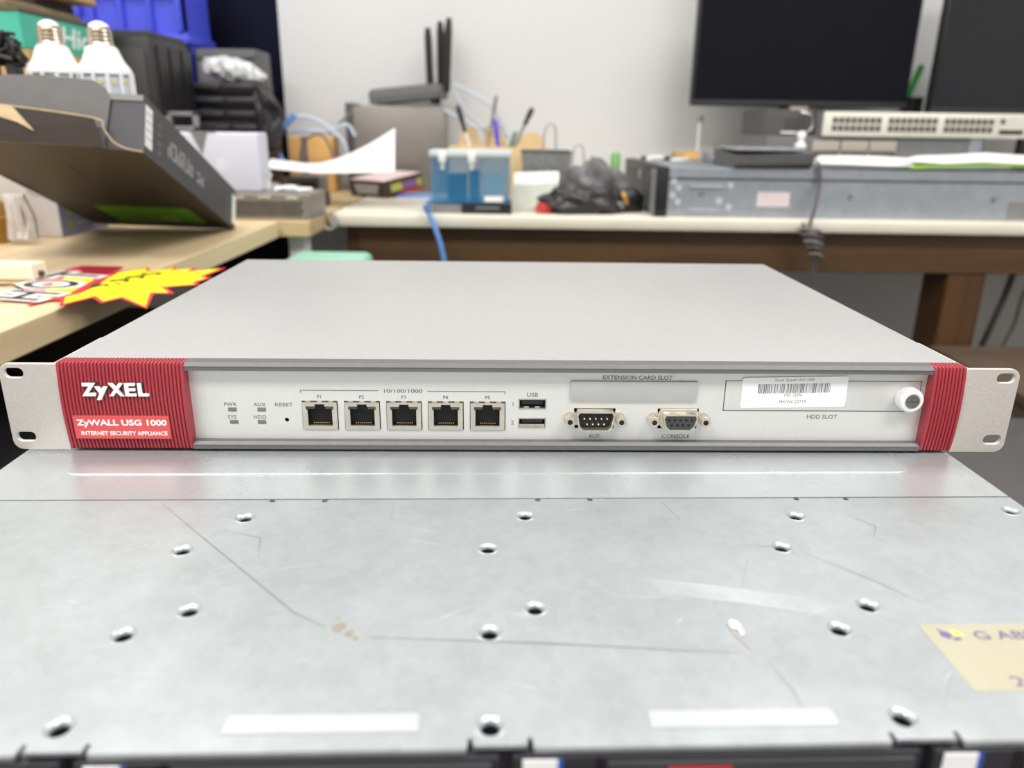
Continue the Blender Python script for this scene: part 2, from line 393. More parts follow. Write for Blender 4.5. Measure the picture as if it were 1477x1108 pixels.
MB().prism(rrect(.0445, .0955, .1612, .1674, .0012), -.0006, .0007, b=.0003).obj('raised_strip', mat('strip_sheen_steel', (206, 210, 212), .3, .5), sv, False)
# lid front lip, folded down
lp = MB()
segs = [(LX0, nt_[0]-.001), (nt_[1]+.001, nt_[2]-.001), (nt_[3]+.001, nt_[4]-.001), (nt_[5]+.001, LX1)]
for a, b in segs: lp.box(a, b, LF-.0002, LF+.0009, -.0020, -.0002, .0004)
lp.obj('lid_lip', lid_m, sv)
MB().box(LX0+.001, LX1-.001, LF+.004, LR, -.0875, -.0066).obj('body', galv_m, sv, False)
MB().box(LX0+.001, LX0+.0022, LF+.002, LR, -.0875, -.0012).box(LX1-.0022, LX1-.001, LF+.002, LR, -.0875, -.0012).box(LX0+.0022, LX1-.0022, LR-.002, LR, -.0875, -.0012).obj('side_flange', galv_m, sv, False)
MB().box(LX0, LX1, LF+.0028, LF+.0039, -.087, -.0022).obj('drive_bay_frame', carrier_m, sv, False)
for k, x in enumerate((-.2155, -.1045, .0065, .1175)):
    for r in range(3):
        z1 = -.0026-.0280*r
        c = MB().box(x+.001, x+.1085, LF-.0006, LF+.0028, z1-.0270, z1, .0005).obj('drive_carrier', carrier_m, sv, False)
        MB().box(x+.0255, x+.1065, LF-.0016, LF-.0006, z1-.0255, z1-.0012, .0004).obj('vent_panel', dark_m, c, False)
        MB().box(x+.0225, x+.0245, LF-.0008, LF-.0005, z1-.0270, z1-.0001).obj('latch_gap', void_m, c, False)
        MB().box(x+.0035, x+.0125, LF-.0011, LF-.0006, z1-.022, z1-.0007).obj('carrier_label', label_m, c, False)
        MB().box(x+.0125, x+.0140, LF-.0011, LF-.0006, z1-.022, z1-.0007).obj('label_stripe', bluelbl_m, c, False)
        MB().box(x+.041, x+.058, LF-.0024, LF-.0016, z1-.016, z1-.0026, .0003).obj('release_latch', crimson_m, c, False)
# scratches, stains
def strip(name, pts, wd, m, z=.00006):
    V = []; F = []
    P = [Vector((p[0]*mm, p[1]*mm, z)) for p in pts]
    for i, p in enumerate(P):
        tn = (P[min(i+1, len(P)-1)]-P[max(i-1, 0)]).normalized(); nn = Vector((-tn.y, tn.x, 0))
        k = wd/2*(1 if 0 < i < len(P)-1 else .3); V += [p+nn*k, p-nn*k]
    for i in range(len(P)-1): F.append((2*i, 2*i+1, 2*i+3, 2*i+2))
    return MB().faces(V, F).obj(name, m, sv, False)
strip('scratch', [(-135, 291), (-100, 254), (-62, 214), (-50, 206)], .0004, scr_m)
strip('scratch', [(-36, 201), (20, 197), (78, 191.5)], .0005, scr_m)
strip('scratch', [(78, 206), (79, 200), (82, 192)], .0008, stain_m)
strip('scratch', [(120, 250), (140, 228), (150, 214)], .0003, scr_m)
strip('scratch', [(98, 245), (90, 227)], .0003, scr_m)
strip('scratch', [(150, 280), (158, 268), (152, 258)], .0003, scr_m)
strip('scratch', [(-102, 268), (-86, 262), (-83, 248)], .0003, scr_m)
strip('scratch', [(85, 188), (88, 175), (88, 168)], .0003, scr_m)
strip('scratch', [(66, 290), (76, 290), (80, 275), (72, 275)], .0004, stain_m)
strip('scratch', [(-38, 290), (-38, 275)], .0004, stain_m)
strip('scratch', [(128, 168), (140, 184)], .0003, scr_m)
strip('scratch', [(100, 255), (116, 252), (118, 246)], .0003, scr_m)
strip('scratch', [(108, 262), (122, 240)], .0002, scr_m)
strip('scratch', [(0, 187), (40, 178)], .0002, scr_m)
for i in range(16):
    x = random.uniform(-150, 140); y = random.uniform(172, 288); a = random.uniform(-.5, .9); L = random.uniform(4, 22)
    strip('scratch', [(x, y), (x+L*.5*math.cos(a), y+L*.5*math.sin(a)+.3), (x+L*math.cos(a), y+L*math.sin(a))], .00022, scrl_m)
for i in range(7):
    strip('scratch', [(57+i*.8, 232-i*1.5), (80+i, 227.2-i*1.5), (112+i*.5, 219-i*1.5)], .0005, scrl_m)
for i in range(6):
    strip('scratch', [(22, 289-3*i), (36-i, 289.6-3*i)], .0002, scrl_m)
MB().sph((.0805, .2045, .0004), .0018, (1, 1.15, .5)).tube([(.0795, .2065, .0004), (.081, .204, .001), (.0815, .1995, .0003)], .0008).obj('glue_blob', glue_m, sv)
for (x, y, r) in ((-46, 206, 2.2), (-42, 203, 1.6), (-47, 211, .9), (-40, 200.5, 1)):
    MB().prism([((x+r*random.uniform(.6, 1.2)*math.cos(k*.7))*mm, (y+1.2*r*random.uniform(.6, 1.2)*math.sin(k*.7))*mm) for k in range(9)], 0, .00008).obj('stain', stain_m, sv, False)
# aged sticker
st = thing('asset_sticker', 'aged yellow handwritten sticker on the silver server lid', 'sticker', (0, 0, 0), LID)
MB().prism([(.1405, .2045), (.1402, .1736), (.196, .1738), (.196, .2046)], 0, .00012).obj('paper', sticker_m, st, False)
link('writing', text_mesh('G ABLE', .0235, .0042, .00006, .01), ink_m, st, False, M=Matrix.Translation((.1672, .1987, .00012)))
link('writing', text_mesh('20 H 2', .025, .0042, .00006, .0), ink_m, st, False, M=Matrix.Translation((.166, .1775, .00012)))
lg = MB().prism(circ(.1465, .1992, .0018, 14), .00012, .00018).prism([(.1450, .2020), (.1457, .2020), (.1472, .1970), (.1463, .1970)], .00018, .00022)
lg.prism([(.1475, .1975), (.1500, .1980), (.1505, .1965), (.1480, .1962)], .00018, .00022).obj('logo', mat('violet_logo', (110, 92, 140), .5), st, False)
MB().prism([(.1488, .2018), (.1500, .2015), (.1525, .1990), (.1495, .1985)], .00012, .0002).obj('logo_mark', mat('gold_logo', (244, 210, 90), .5), st, False)

# ------------------------------------------------------------------ the appliance
ap = thing('network_appliance', 'grey rack-mount security appliance with ribbed red end caps on the silver server', 'network appliance', (.0028, .34289, 0), .02703)
ap.location.z = .0012
def PT(z): return z*mm
MB().box(-.2152, .2152, .0085, .2915, .0008, .0436, .0006).obj('case', steel_m, ap)
for s in (-1, 1):
    xs = sorted((s*.2152, s*.2168))
    MB().box(xs[0], xs[1], .0005, .047, .001, .0432, .0006).obj('bracket_side', ear_m, ap)
    xa, xb = (s*.2413, s*.2152)
    holes = [rrect(min(s*.2301, s*.2396), max(s*.2301, s*.2396), z-.0027, z+.0027, .00265, 6) for z in (.0385, .0066)]
    me = plate_mesh(rrect(min(xa, xb), max(xa, xb), .0002, .0428, .0045, 6) if s > 9 else
        ([(s*.2152, .0002), (s*.2368, .0002)]+[(s*(.2368+.0045*math.sin(k*math.pi/12)), .0002+.0045-.0045*math.cos(k*math.pi/12)) for k in range(1, 6)]+[(s*.2413, .0047), (s*.2413, .0383)]
         + [(s*(.2413-.0045+.0045*math.cos(k*math.pi/12)), .0383+.0045*math.sin(k*math.pi/12)) for k in range(1, 6)]+[(s*.2368, .0428), (s*.2152, .0428)])[::s], holes, .0022, .0003)
    link('mounting_ear', me, ear_m, ap, True, 'grey rack ear with two slots', M=FRONT)
# ribbed end caps
def endcap(x0, x1, n):
    path = [(8.3, 43.75), (5, 43.85), (1.6, 43.9), (.5, 43.6), (0, 42.6)]
    for k in range(1, 12):
        u = k/12; path.append((-1.5*math.sin(math.pi*u)**.9, 42.6-u*41.2))
    path += [(.2, .9), (1.2, .2), (4, .1)]
    pts = [Vector((0, a, b)) for a, b in path]; nor = []
    for i in range(len(pts)):
        tv = pts[min(i+1, len(pts)-1)]-pts[max(i-1, 0)]; nor.append(Vector((0, -tv.z, tv.y)).normalized()*-1)
    for i, q in enumerate(nor):
        if q.y > 0 and i > 3: nor[i] = -q
    nor = [Vector((0, -abs(q.y), q.z if i < 5 else q.z)) for i, q in enumerate(nor)]
    V = []; F = []; p = (x1-x0)/n
    xsn = []
    for k in range(n):
        a = x0+k*p; xsn += [(a+.08*p, -.75), (a+.22*p, 0), (a+.78*p, 0), (a+.92*p, -.75)]
    xsn = [(x0, -.1)]+xsn[1:-1]+[(x1, -.1)]
    for x, dd in xsn:
        for q, nn in zip(pts, nor): V.append(Vector((x, q.y, q.z))+nn*dd)
    m_ = len(pts)
    for i in range(len(xsn)-1):
        for j in range(m_-1): F.append((i*m_+j, (i+1)*m_+j, (i+1)*m_+j+1, i*m_+j+1))
    F.append(tuple(range(m_))); F.append(tuple(range((len(xsn)-1)*m_, len(xsn)*m_)))
    V = [v*mm for v in V]
    return MB().faces(V, F)
capL = endcap(-214.8, -156.5, 34).obj('end_cap', red_m, ap, True, 'wide ribbed red end cap with maker logo')
capR = endcap(199.6, 215.0, 9).obj('end_cap', red_m, ap, True, 'narrow ribbed red end cap')
def ftext(body, x, z, width=None, height=None, m=greyprint_m, y=.005, depth=.00006, bold=0, parent=ap, name='lettering', tilt=0, shear=0, space=1):
    return link(name, text_mesh(body, width, height, depth, bold, shear, space), m, parent, False, M=Matrix.Translation((x*mm, y, z*mm)) @ Matrix.Rotation(tilt, 4, 'Y') @ FRONT)
for body, xc, zc, wd, hh in (('Z', -200.5, 31.2, 6.7, 6.4), ('y', -194.7, 29.4, 6.0, 6.6), ('X', -187.8, 31.2, 7.2, 6.4), ('E', -181.3, 31.2, 5.0, 6.4), ('L', -175.4, 31.2, 4.8, 6.4)):
    bo = .03 if body in 'EL' else .05
    ftext(body, xc+.5, zc-.35, wd*mm+.0011, hh*mm+.001, blackprint_m, -.0008, .0005, bo+.03, capL, 'logo_outline_shadow')  # black copies shifted right and down paint the letters' outline and shadow
    ftext(body, xc, zc, wd*mm, hh*mm, white_m, -.0013, .0010, bo, capL, 'logo_letter')
pl = MB().prism(rect(-.2105, -.1655, .0064, .0180), -.0003, .0004).obj('name_plate', redplate_m, capL, False, M=Matrix.Translation((0, -.0011, 0)) @ Matrix.Rotation(.06, 4, 'X') @ FRONT if False else Matrix.Translation((0, -.0013, 0)) @ FRONT)
def ptext(body, x, z, wd, hh, bold): 
    link('lettering', text_mesh(body, wd*mm, hh*mm, .00006, bold), white_m, pl, False, M=Matrix.Translation((x*mm, z*mm, .0004)))
ptext('ZyWALL USG 1000', -187.9, 14.1, 42.3, 4.0, .03)
ptext('INTERNET SECURITY APPLIANCE', -187.3, 9.1, 40.5, 2.1, .022)
# rails
def rail(prof, name):
    V = []; n = len(prof)
    for x in (-.1564, .1995): V += [Vector((x, a*mm, b*mm)) for a, b in prof]
    F = [(i, (i+1) % n, n+(i+1) % n, n+i) for i in range(n)]+[tuple(range(n)), tuple(range(n, 2*n))]
    MB().faces(V, F).obj(name, rail_m, ap, False)
rail([(8.6, 43.7), (2.2, 43.7), (.3, 42.4), (0.0, 42.2), (.35, 42.0), (.35, 40.0), (6.5, 40.0), (8.6, 40.5)], 'top_rail')
rail([(8.6, .1), (.5, .1), (.2, .5), (.2, 2.2), (0, 2.45), (.4, 2.7), (1.6, 3.9), (6.5, 3.9), (8.6, 3.5)], 'bottom_rail')
# silver panel with cut-outs
PORTX = [-95.5, -75.1, -54.9, -34.7, -14.4]
holes = [rect((x-8.6)*mm, (x+8.7)*mm, .0088, .0236) for x in PORTX]
holes += [rect(.0007, .0141, z0*mm, z1*mm) for z0, z1 in ((19.95, 25.1), (10.1, 15.2))]
LEDS = [(-137.5, 19.0), (-123.5, 19.0), (-137.3, 12.5), (-123.9, 12.5)]
holes += [rect((x-2.05)*mm, (x+2.05)*mm, (z-1.05)*mm, (z+1.05)*mm) for x, z in LEDS]
holes += [circ(-.1118, .0137, .0011, 14)]
DS = [38.0, 79.0]
for x in DS:
    holes += [[((x+a)*mm, (15.2+b)*mm) for a, b in ((-10.2, 5.2), (10.2, 5.2), (9.6, -5.2), (-9.6, -5.2))][::-1]]
me = plate_mesh(rect(-.1566, .1997, .0036, .0404), holes, .001)
link('face_panel', me, panel_m, ap, False, 'silver face panel', M=Matrix.Translation((0, .005, 0)) @ FRONT)
MB().box(-.156, .199, .0082, .0086, .004, .04).obj('panel_backing', void_m, ap, False)
# RJ45 jacks
opening = [(-5.9, -5.1), (5.9, -5.1), (5.9, 3.2), (6.6, 3.2), (6.6, 4.9), (2.3, 4.9), (2.3, 6.0), (-2.3, 6.0), (-2.3, 4.9), (-6.6, 4.9), (-6.6, 3.2), (-5.9, 3.2)]
sh_me = plate_mesh(rect(-.0083, .0083, -.0070, .0070), [[(a*mm, b*mm) for a, b in opening]], .0014, 0)
for i, x in enumerate(PORTX):
    pr = link('ethernet_port', sh_me, nickel_m, ap, False, M=Matrix.Translation((x*mm, .0043, .0161)) @ FRONT)
    tubem = MB()
    tubem.box(-.0062, -.0059, -.0053, .0033, -.011, -.0014).box(.0059, .0062, -.0053, .0033, -.011, -.0014).box(-.0062, .0062, -.0055, -.0051, -.011, -.0014).box(-.0068, .0068, .0061, .0064, -.011, -.0014).box(-.0068, .0068, -.0055, .0064, -.0115, -.011)
    tubem.box(-.0068, -.0066, .0031, .0051, -.011, -.0014).box(.0066, .0068, .0031, .0051, -.011, -.0014).obj('socket', black_m, pr, False)
    MB().box(-.0066, -.0026, .0032, .0049, -.004, -.0012).obj('link_led', ledgrn_m, pr, False)
    MB().box(.0026, .0066, .0032, .0049, -.004, -.0012).obj('link_led', ledamb_m, pr, False)
    pin = MB()
    for k in range(8): pin.box(-.0037+k*.00102-.0002+.0002, -.0037+k*.00102+.00045, -.0046, -.0041, -.0062, -.0022).faces([(-.0036+k*.00102, -.0043, -.0062), (-.0033+k*.00102, -.0043, -.0062), (-.0033+k*.00102, .0006, -.0108), (-.0036+k*.00102, .0006, -.0108)], [(0, 1, 2, 3)])
    pin.obj('contacts', gold_m, pr, False)
    tg = MB()
    for k in (-5.5, 0, 5.5): tg.box((k-1.2)*mm, (k+1.2)*mm, .0070, .0076, -.0016, -.0006)
    tg.obj('shield_spring', nickel_m, pr, False)
    ftext('P%d' % (i+1), x, 25.7, None, .0018, bold=.012)
ln = MB().box(-.1043, -.0668, .00485, .00495, .02885, .02912).box(-.0434, -.0058, .00485, .00495, .02865, .02892).box(-.1043, -.1040, .00485, .00495, .0277, .0290).box(-.0061, -.0058, .00485, .00495, .0275, .0288)
ln.obj('printed_line', greyprint_m, ap, False)
ftext('10/100/1000', -55.0, 28.9, .0185, .0019, bold=.008, y=.00495)
for (x, z), tx in zip(LEDS, ('PWR', 'AUX', 'SYS', 'HDD')):
    MB().box((x-1.95)*mm, (x+1.95)*mm, .0048, .007, (z-.95)*mm, (z+.95)*mm, .0002).obj('status_led', ledoff_m, ap, False)
    ftext(tx, x-.7, z+2.6, None, .0019, bold=.012, space=1.1)
ftext('RESET', -112.6, 21.6, .0086, .0019, bold=.01)
ftext('USB', 7.4, 27.2, .0054, .0022, bold=.012)
ftext('1', -2.0, 22.4, None, .0020, bold=.01); ftext('2', -2.2, 12.8, None, .0022, bold=.01)
for zi, z in enumerate((22.5, 12.65)):
    u = MB().box(.0008, .0140, .0046, .0082, (z+2.2)*mm, (z+2.45)*mm).box(.0008, .0140, .0046, .0082, (z-2.45)*mm, (z-2.2)*mm).box(.0008, .0011, .0046, .0082, (z-2.45)*mm, (z+2.45)*mm).box(.0137, .0140, .0046, .0082, (z-2.45)*mm, (z+2.45)*mm).obj('usb_port', nickel_m, ap, False)
    z0 = z-.2 if zi == 0 else z+.1
    MB().box(.0024, .0124, .0050, .0082, (z0+.1)*mm, (z0+1.7)*mm).obj('tongue', black_m, u, False)
    tm = MB()
    for k in (.0045, .0098): tm.box(k-.0012, k+.0012, .0052, .0060, (z-2.0)*mm, (z-1.4)*mm)
    tm.obj('spring_tab', nickel_m, u, False)
    if zi: MB().box(.0013, .0135, .0060, .0066, (z-2.2)*mm, (z-1.0)*mm).obj('shell_floor', nickel_m, u, False)
MB().prism(rrect(.0256, .0873, .0245, .0346, .0007), 0, .0012, b=.0004).obj('extension_slot_cover', pad_m, ap, True, M=Matrix.Translation((0, .005, 0)) @ FRONT)
ftext('EXTENSION CARD SLOT', 58.0, 36.3, .0338, .0021, bold=.016, y=.00495)
ftext('AUX', 38.3, 5.9, .0056, .0021, bold=.012); ftext('CONSOLE', 78.8, 5.8, .0138, .0021, bold=.012)
# D-sub connectors
def dpoly(a, b, sk, r=1.6):
    return [(v[0]*mm, v[1]*mm) for v in ((-a+r*.4, b), (a-r*.4, b), (a, b-r), (a-sk, -b+r), (a-sk-r, -b), (-a+sk+r, -b), (-a+sk, -b+r), (-a, b-r))][::-1]
for i, x in enumerate(DS):
    cn = bpy.data.objects.new('serial_port', None); COL.objects.link(cn); cn.parent = ap
    cn.matrix_local = Matrix.Translation((x*mm, .005, .0152)) @ FRONT; cn.empty_display_size = .01
    fl = MB().prism(rrect(-.0152, .0152, -.0032, .0032, .003), -.001, .0008)
    fl.obj('flange', nickel_m, cn)
    if i == 0:
        link('shell', plate_mesh(dpoly(9.3, 5.0, 1.1), [dpoly(8.6, 4.4, 1.1)], .0052), nickel_m, cn, False, M=Matrix.Translation((0, 0, .0050)))
        MB().prism(dpoly(8.6, 4.4, 1.1), .0005, .0012).obj('insulator', black_m, cn, False)
        pn = MB()
        for k in range(5): pn.cyl(((-5.5+2.75*k)*mm, .0014, .001), ((-5.5+2.75*k)*mm, .0014, .0046), .0005, n=10).sph(((-5.5+2.75*k)*mm, .0014, .0046), .0005, u=10, v=6)
        for k in range(4): pn.cyl(((-4.1+2.75*k)*mm, -.0014, .001), ((-4.1+2.75*k)*mm, -.0014, .0046), .0005, n=10).sph(((-4.1+2.75*k)*mm, -.0014, .0046), .0005, u=10, v=6)
        pn.obj('pins', mat('silver_pin', (236, 232, 226), .2, .9), cn)
    else:
        MB().prism(dpoly(9.6, 5.2, 1.0), .0002, .0014, b=.0005).obj('shell_base', nickel_m, cn)
        link('shell', plate_mesh(dpoly(8.3, 4.1, 1.2), [dpoly(7.8, 3.6, 1.2)], .0050), nickel_m, cn, False, M=Matrix.Translation((0, 0, .0062)))
        MB().prism(dpoly(7.8, 3.6, 1.2), .001, .0058).obj('insulator', dark_m, cn, False)
        pn = MB()
        for k in range(5): pn.cyl(((-5.5+2.75*k)*mm, .0013, .0057), ((-5.5+2.75*k)*mm, .0013, .00588), .0007, n=12)
        for k in range(4): pn.cyl(((-4.1+2.75*k)*mm, -.0013, .0057), ((-4.1+2.75*k)*mm, -.0013, .00588), .0007, n=12)
        pn.obj('pin_sockets', void_m, cn)
    for s in (-1, 1):
        j = MB().cyl((s*.0125, 0, .0008), (s*.0125, 0, .0050), .0029, n=6).cyl((s*.0125, 0, .005), (s*.0125, 0, .0058), .0025, .0021, 16).obj('jack_screw', nickel_m, cn)
        MB().cyl((s*.0125, 0, .0058), (s*.0125, 0, .0059), .0013, n=14).obj('thread_hole', void_m, j)
# hard disk slot
MB().prism(rrect(.1012, .1968, .0198, .0350, .0006), 0, .0004, b=.0002).obj('hdd_cover', panel_m, ap, True, M=Matrix.Translation((0, .005, 0)) @ FRONT)
gp = MB().box(.1010, .1970, .00488, .005, .0194, .0198).box(.1968, .1972, .00488, .005, .0280, .0352).box(.1010, .1970, .0049, .005, .0350, .03515).box(.1008, .1011, .0049, .005, .0196, .0351)
gp.obj('cover_gap', dark_m, ap, False)
ftext('HDD SLOT', 150.5, 16.5, .0150, .0021, bold=.012)
lb = MB().prism(rrect(-.0258, .0258, -.0078, .0078, .0012), 0, .00012).obj('barcode_label', label_m, ap, False, 'white barcode label', M=Matrix.Translation((.1348, .0045, .0294)) @ Matrix.Rotation(-.020, 4, 'Y') @ FRONT)
bc = MB(); x = -.0178
while x < .0172:
    wd = random.choice((.0002, .0002, .0004, .0006)); bc.box(x, x+wd, -.0004, .0044, .00012, .00016); x += wd+random.choice((.0002, .0003, .0004))
bc.obj('barcode', mat('barcode_ink', (112, 108, 106), .6), lb, False)
for tx, z, wd in (('Zyxel Zywall USG 1000', 6.2, .0195), ('P/ID: 32696', -1.4, .0085), ('PM-SW-22719', -4.9, .0130)):
    link('lettering', text_mesh(tx, wd, .0017, .00005, 0), mat('label_ink', (120, 116, 114), .6), lb, False, M=Matrix.Translation((-.0004, z*mm, .00012)))
kn = MB().lathe([(0, .0), (.0056, 0), (.0058, .0004), (.0058, .0050), (.0052, .0058), (.0040, .0060), (.0038, .0056), (0, .0056)], 40).obj('thumb_screw', whiteplastic_m, ap, True, 'white thumb screw', M=Matrix.Translation((.1907, .0046, .0268)) @ FRONT)
kr = MB()
for k in range(30):
    a = 2*math.pi*k/30; kr.cyl((.0058*math.cos(a), .0058*math.sin(a), .0006), (.0058*math.cos(a), .0058*math.sin(a), .0048), .0003, n=6)
kr.obj('knurling', whiteplastic_m, kn)
MB().cyl((0, 0, .0055), (0, 0, .0061), .0034, n=24).obj('screw_head', screw_m, kn)
MB().box(-.0030, .0030, -.0002, .0002, .0060, .00614).obj('screw_slot', dark_m, kn, False)

# ================================================================== things on the left table
# --- open graphics-card box, tilted with its far edge on the table
C0 = WZ(338, 331, 0); C0.z = .0006
N0 = W(203, 218, .80); av = (N0-C0); GL = av.length; av.normalize()
bv = Vector((-1, 0, 0)); bv = (bv-av*bv.dot(av)).normalized(); nv = av.cross(bv)
if nv.z < 0: nv = -nv
GM = Matrix(((av.x, bv.x, nv.x, C0.x), (av.y, bv.y, nv.y, C0.y), (av.z, bv.z, nv.z, C0.z), (0, 0, 0, 1)))
gb = thing('open_carton', 'dark torn graphics-card box tilted up on its far edge, holding bulbs', 'box', M=GM)
GW, GT = (WZ(143, 331, 0)-C0).length, .058
bot = MB().faces([(0, 0, 0), (GL*.985, 0, 0), (GL, .014, 0), (GL+.002, .035, 0), (GL+.006, .05, .001), (GL+.006, GW, .001), (0, GW, 0), (0, 0, .0012), (GL*.985, 0, .0012), (GL, .014, .0012), (GL+.002, .035, .0012), (GL+.006, .05, .0022), (GL+.006, GW, .0022), (0, GW, .0012)],
    [(0, 1, 2, 3, 4, 5, 6), (13, 12, 11, 10, 9, 8, 7)]+[(i, (i+1) % 7, 7+(i+1) % 7, 7+i) for i in range(7)]).obj('bottom_panel', under_m, gb, False, 'underside in an unlit brown-black tone')
MB().box(.03, .125, .03, .15, -.0004, 0).obj('green_print', green_m, bot, False)
MB().box(.045, .075, .06, .085, -.0006, -.0003).obj('pale_print', mat('pale_green_print', (150, 170, 90), .5), bot, False)
for (a, b, la) in ((.20, .19, .05), (.25, .1, .06), (.16, .2, .03), (.3, .2, .04)):
    MB().box(a, a+la, b, b+.002, -.0003, 0).obj('scuff', mat('scuff_grey', (92, 80, 68), .7), bot, False)
sd = MB().box(0, GL*.985, -.0012, 0, 0, GT).obj('side_panel', boxdark_m, gb, False, 'dark grey printed side')
MB().box(0, GL, GW, GW+.0012, 0, GT).obj('side_panel', boxdark_m, gb, False)
MB().box(-.0012, 0, 0, GW, 0, GT).obj('end_panel', boxdark_m, gb, False)
MB().prism([(.036, .004), (GW, .012), (GW, .068), (.10, .072), (.048, .070), (.036, .063), (.031, .052)], 0, .0012, M=Matrix(((0, 0, 1, GL-.004), (1, 0, 0, 0), (0, 1, 0, 0), (0, 0, 0, 1)))).obj('end_flap', mat('grey_flap_card', (100, 98, 96), .55, 0, .04), gb, False, 'grey rounded tuck flap')
MB().box(GL*.985-.0012, GL*.985, 0, .036, .001, GT).obj('inner_flap', boxdark_m, gb, False)
MB().box(GL-.006, GL-.004, .0, .034, GT-.006, GT).obj('flap_edge', midgrey_m, gb, False)
lipV = [(GL+.004, .034, .001), (GL+.008, .042, .028), (GL+.0085, .08, .033), (GL+.009, .13, .036), (GL+.009, GW, .038), (GL+.006, GW, .001)]
MB().faces(lipV, [(0, 1, 2, 3, 4, 5)]).obj('torn_lip', under_m, gb, False)
tr = [(GL+.0096, .118, .0365), (GL+.0096, .096, .012), (GL+.0096, .112, .020), (GL+.0096, .13, .025), (GL+.0096, .15, .022), (GL+.0096, GW, .026), (GL+.0096, GW, .0385)]
MB().faces(tr, [(0, 1, 2, 3, 4, 5, 6)]).obj('torn_patch', torn_m, gb, False)
MB().tube([(GL*.985, 0, .001), (GL, .014, .002), (GL+.003, .026, .008), (GL+.006, .034, .020), (GL+.008, .042, .0285), (GL+.009, .13, .0365), (GL+.009, GW, .0385)], .0007, 6, 4).obj('torn_edge', torn_m, gb)
MB().box(GL*.93, GL*.98, -.0018, -.0012, .008, GT-.008).obj('side_label', label_m, sd, False)
for k in range(4): MB().box(GL*.932, GL*.978, -.002, -.0018, .017+k*.0085, .0178+k*.0085).obj('label_rule', midgrey_m, sd, False)
MB().box(.002, .02, -.0018, -.0012, .006, GT-.01).obj('side_label', label_m, sd, False)
gx = GL*.80
for k in range(9):          # worn pale lettering, not readable in the photograph
    if k == 6: gx -= .014; continue
    hgt = .019 if k < 5 else .014; z0 = .018
    g = MB().box(gx-.013, gx-.0105, -.0018, -.0012, z0, z0+hgt)
    if k % 2: g.box(gx-.013, gx-.002, -.0018, -.0012, z0+hgt-.003, z0+hgt)
    if k % 3: g.box(gx-.013, gx-.002, -.0018, -.0012, z0, z0+.003)
    if k % 3 != 1: g.box(gx-.0045, gx-.002, -.0018, -.0012, z0, z0+hgt*.6)
    g.obj('worn_lettering', mat('worn_print', (176, 174, 172), .6), sd, False); gx -= .0155
for k in range(4): MB().box(GL*.86, GL*.885, -.0017, -.0012, .010+k*.010, .014+k*.010).obj('fine_print', mat('fine_print_grey', (112, 110, 110), .6), sd, False)
for k in range(5): MB().box(.035, .055, -.0016, -.0012, .010+k*.006, .012+k*.006).obj('fine_print', MATS['fine_print_grey'], sd, False)

# --- corn bulbs standing cap-up in the carton
def bulb(px, Y, ztop, label):
    p = W(px, 32, Y); zb = GM @ Vector(((Y-C0.y)/av.y, 0, .004)); base = zb.z+.0125; H_ = ztop-base
    o = thing('corn_bulb', label, 'light bulb', (p.x, Y, base), 0, 'bulbs in the open carton')
    k = .0300
    MB().lathe([(0, H_), (.004, H_), (.0085, H_-.002), (.0100, H_-.0055), (.0118, H_-.0070)]+[(.0119+(.0007 if i % 2 else -.0004), H_-.0078-.0019*i) for i in range(8)]+[(.0132, H_-.0235)], 28).obj('screw_cap', cap_m, o)
    MB().lathe([(.003, H_+.0012), (.0085, H_-.0012), (.0106, H_-.0050)], 24).obj('cap_insulator', whiteplastic_m, o)
    MB().lathe([(.0132, H_-.0235), (.0150, H_-.0242), (.0168, H_-.028), (.0208, H_-.038), (.0266, H_-.046), (.0276, H_-.049), (.0276, H_-.052)], 12).obj('body', bulb_m, o)
    core = MB().lathe([(.0248, H_-.050), (.0252, .008), (.0, .008)], 12).obj('led_core', ledpcb_m, o, False)
    rib = MB(); chip = MB()
    for i in range(12):
        a = 2*math.pi*i/12; ca, sa = math.cos(a), math.sin(a)
        rib.tube([(.0262*ca, .0262*sa, H_-.050), (.0266*ca, .0266*sa, .006)], .0023, 6, 1)
        a2 = a+math.pi/12; q = .0240
        for j in range(4):
            chip.box(q-.0004, q+.0010, -.002, .002, H_-.060-j*.014-.002, H_-.060-j*.014+.002, M=Matrix.Rotation(a2, 4, 'Z'))
    rib.obj('ribs', bulb_m, o); chip.obj('led_chips', ledchip_m, o, False)
    MB().cyl((0, 0, 0), (0, 0, .009), .0266, n=24).obj('end_disc', bulb_m, o)
    return o
bulb(69, .885, .251, 'white corn-style LED bulb at the left, half hidden by the carton flap')
bulb(141, .89, .251, 'white corn-style LED bulb at the right with its lamp strips showing')

# --- items under / behind the carton
LVX = min((GM @ Vector((0, GW, 0))).x, (GM @ Vector((.12, GW, 0))).x)-.004
o = thing('lavender_carton', 'pale lavender carton with lime print standing left of the tilted box', 'box', (LVX, 1.05, 0))
MB().box(-.10, 0, 0, .125, 0, .085, .001).obj('body', lav2_m, o, False)
MB().box(-.10, -.001, -.0006, 0, .001, .084).obj('white_end', mat('white_card_end', (222, 218, 218), .5, 0, .06, 20), o, False)
for k in range(4): MB().box(0, .0006, .020, .030, .012+k*.016, .020+k*.016).obj('lime_mark', lime_m, o, False)
for k in range(3): MB().box(0, .0005, .04, .04+.05-.01*k, .014+k*.012, .017+k*.012).obj('fine_print', lav_m, o, False)
p = WZ(8, 350, 0)
o = thing('amber_jar', 'amber plastic jar at the left edge of the table', 'jar', (p.x-.03, p.y, 0))
MB().lathe([(0, 0), (.030, 0), (.032, .004), (.032, .03), (.0335, .032), (.032, .034), (.032, .05), (.026, .056), (.026, .062), (0, .062)], 28).obj('body', amber_m, o)
MB().cyl((0, 0, .060), (0, 0, .072), .028, n=28).obj('lid', mat('jar_lid', (206, 176, 140), .5), o)
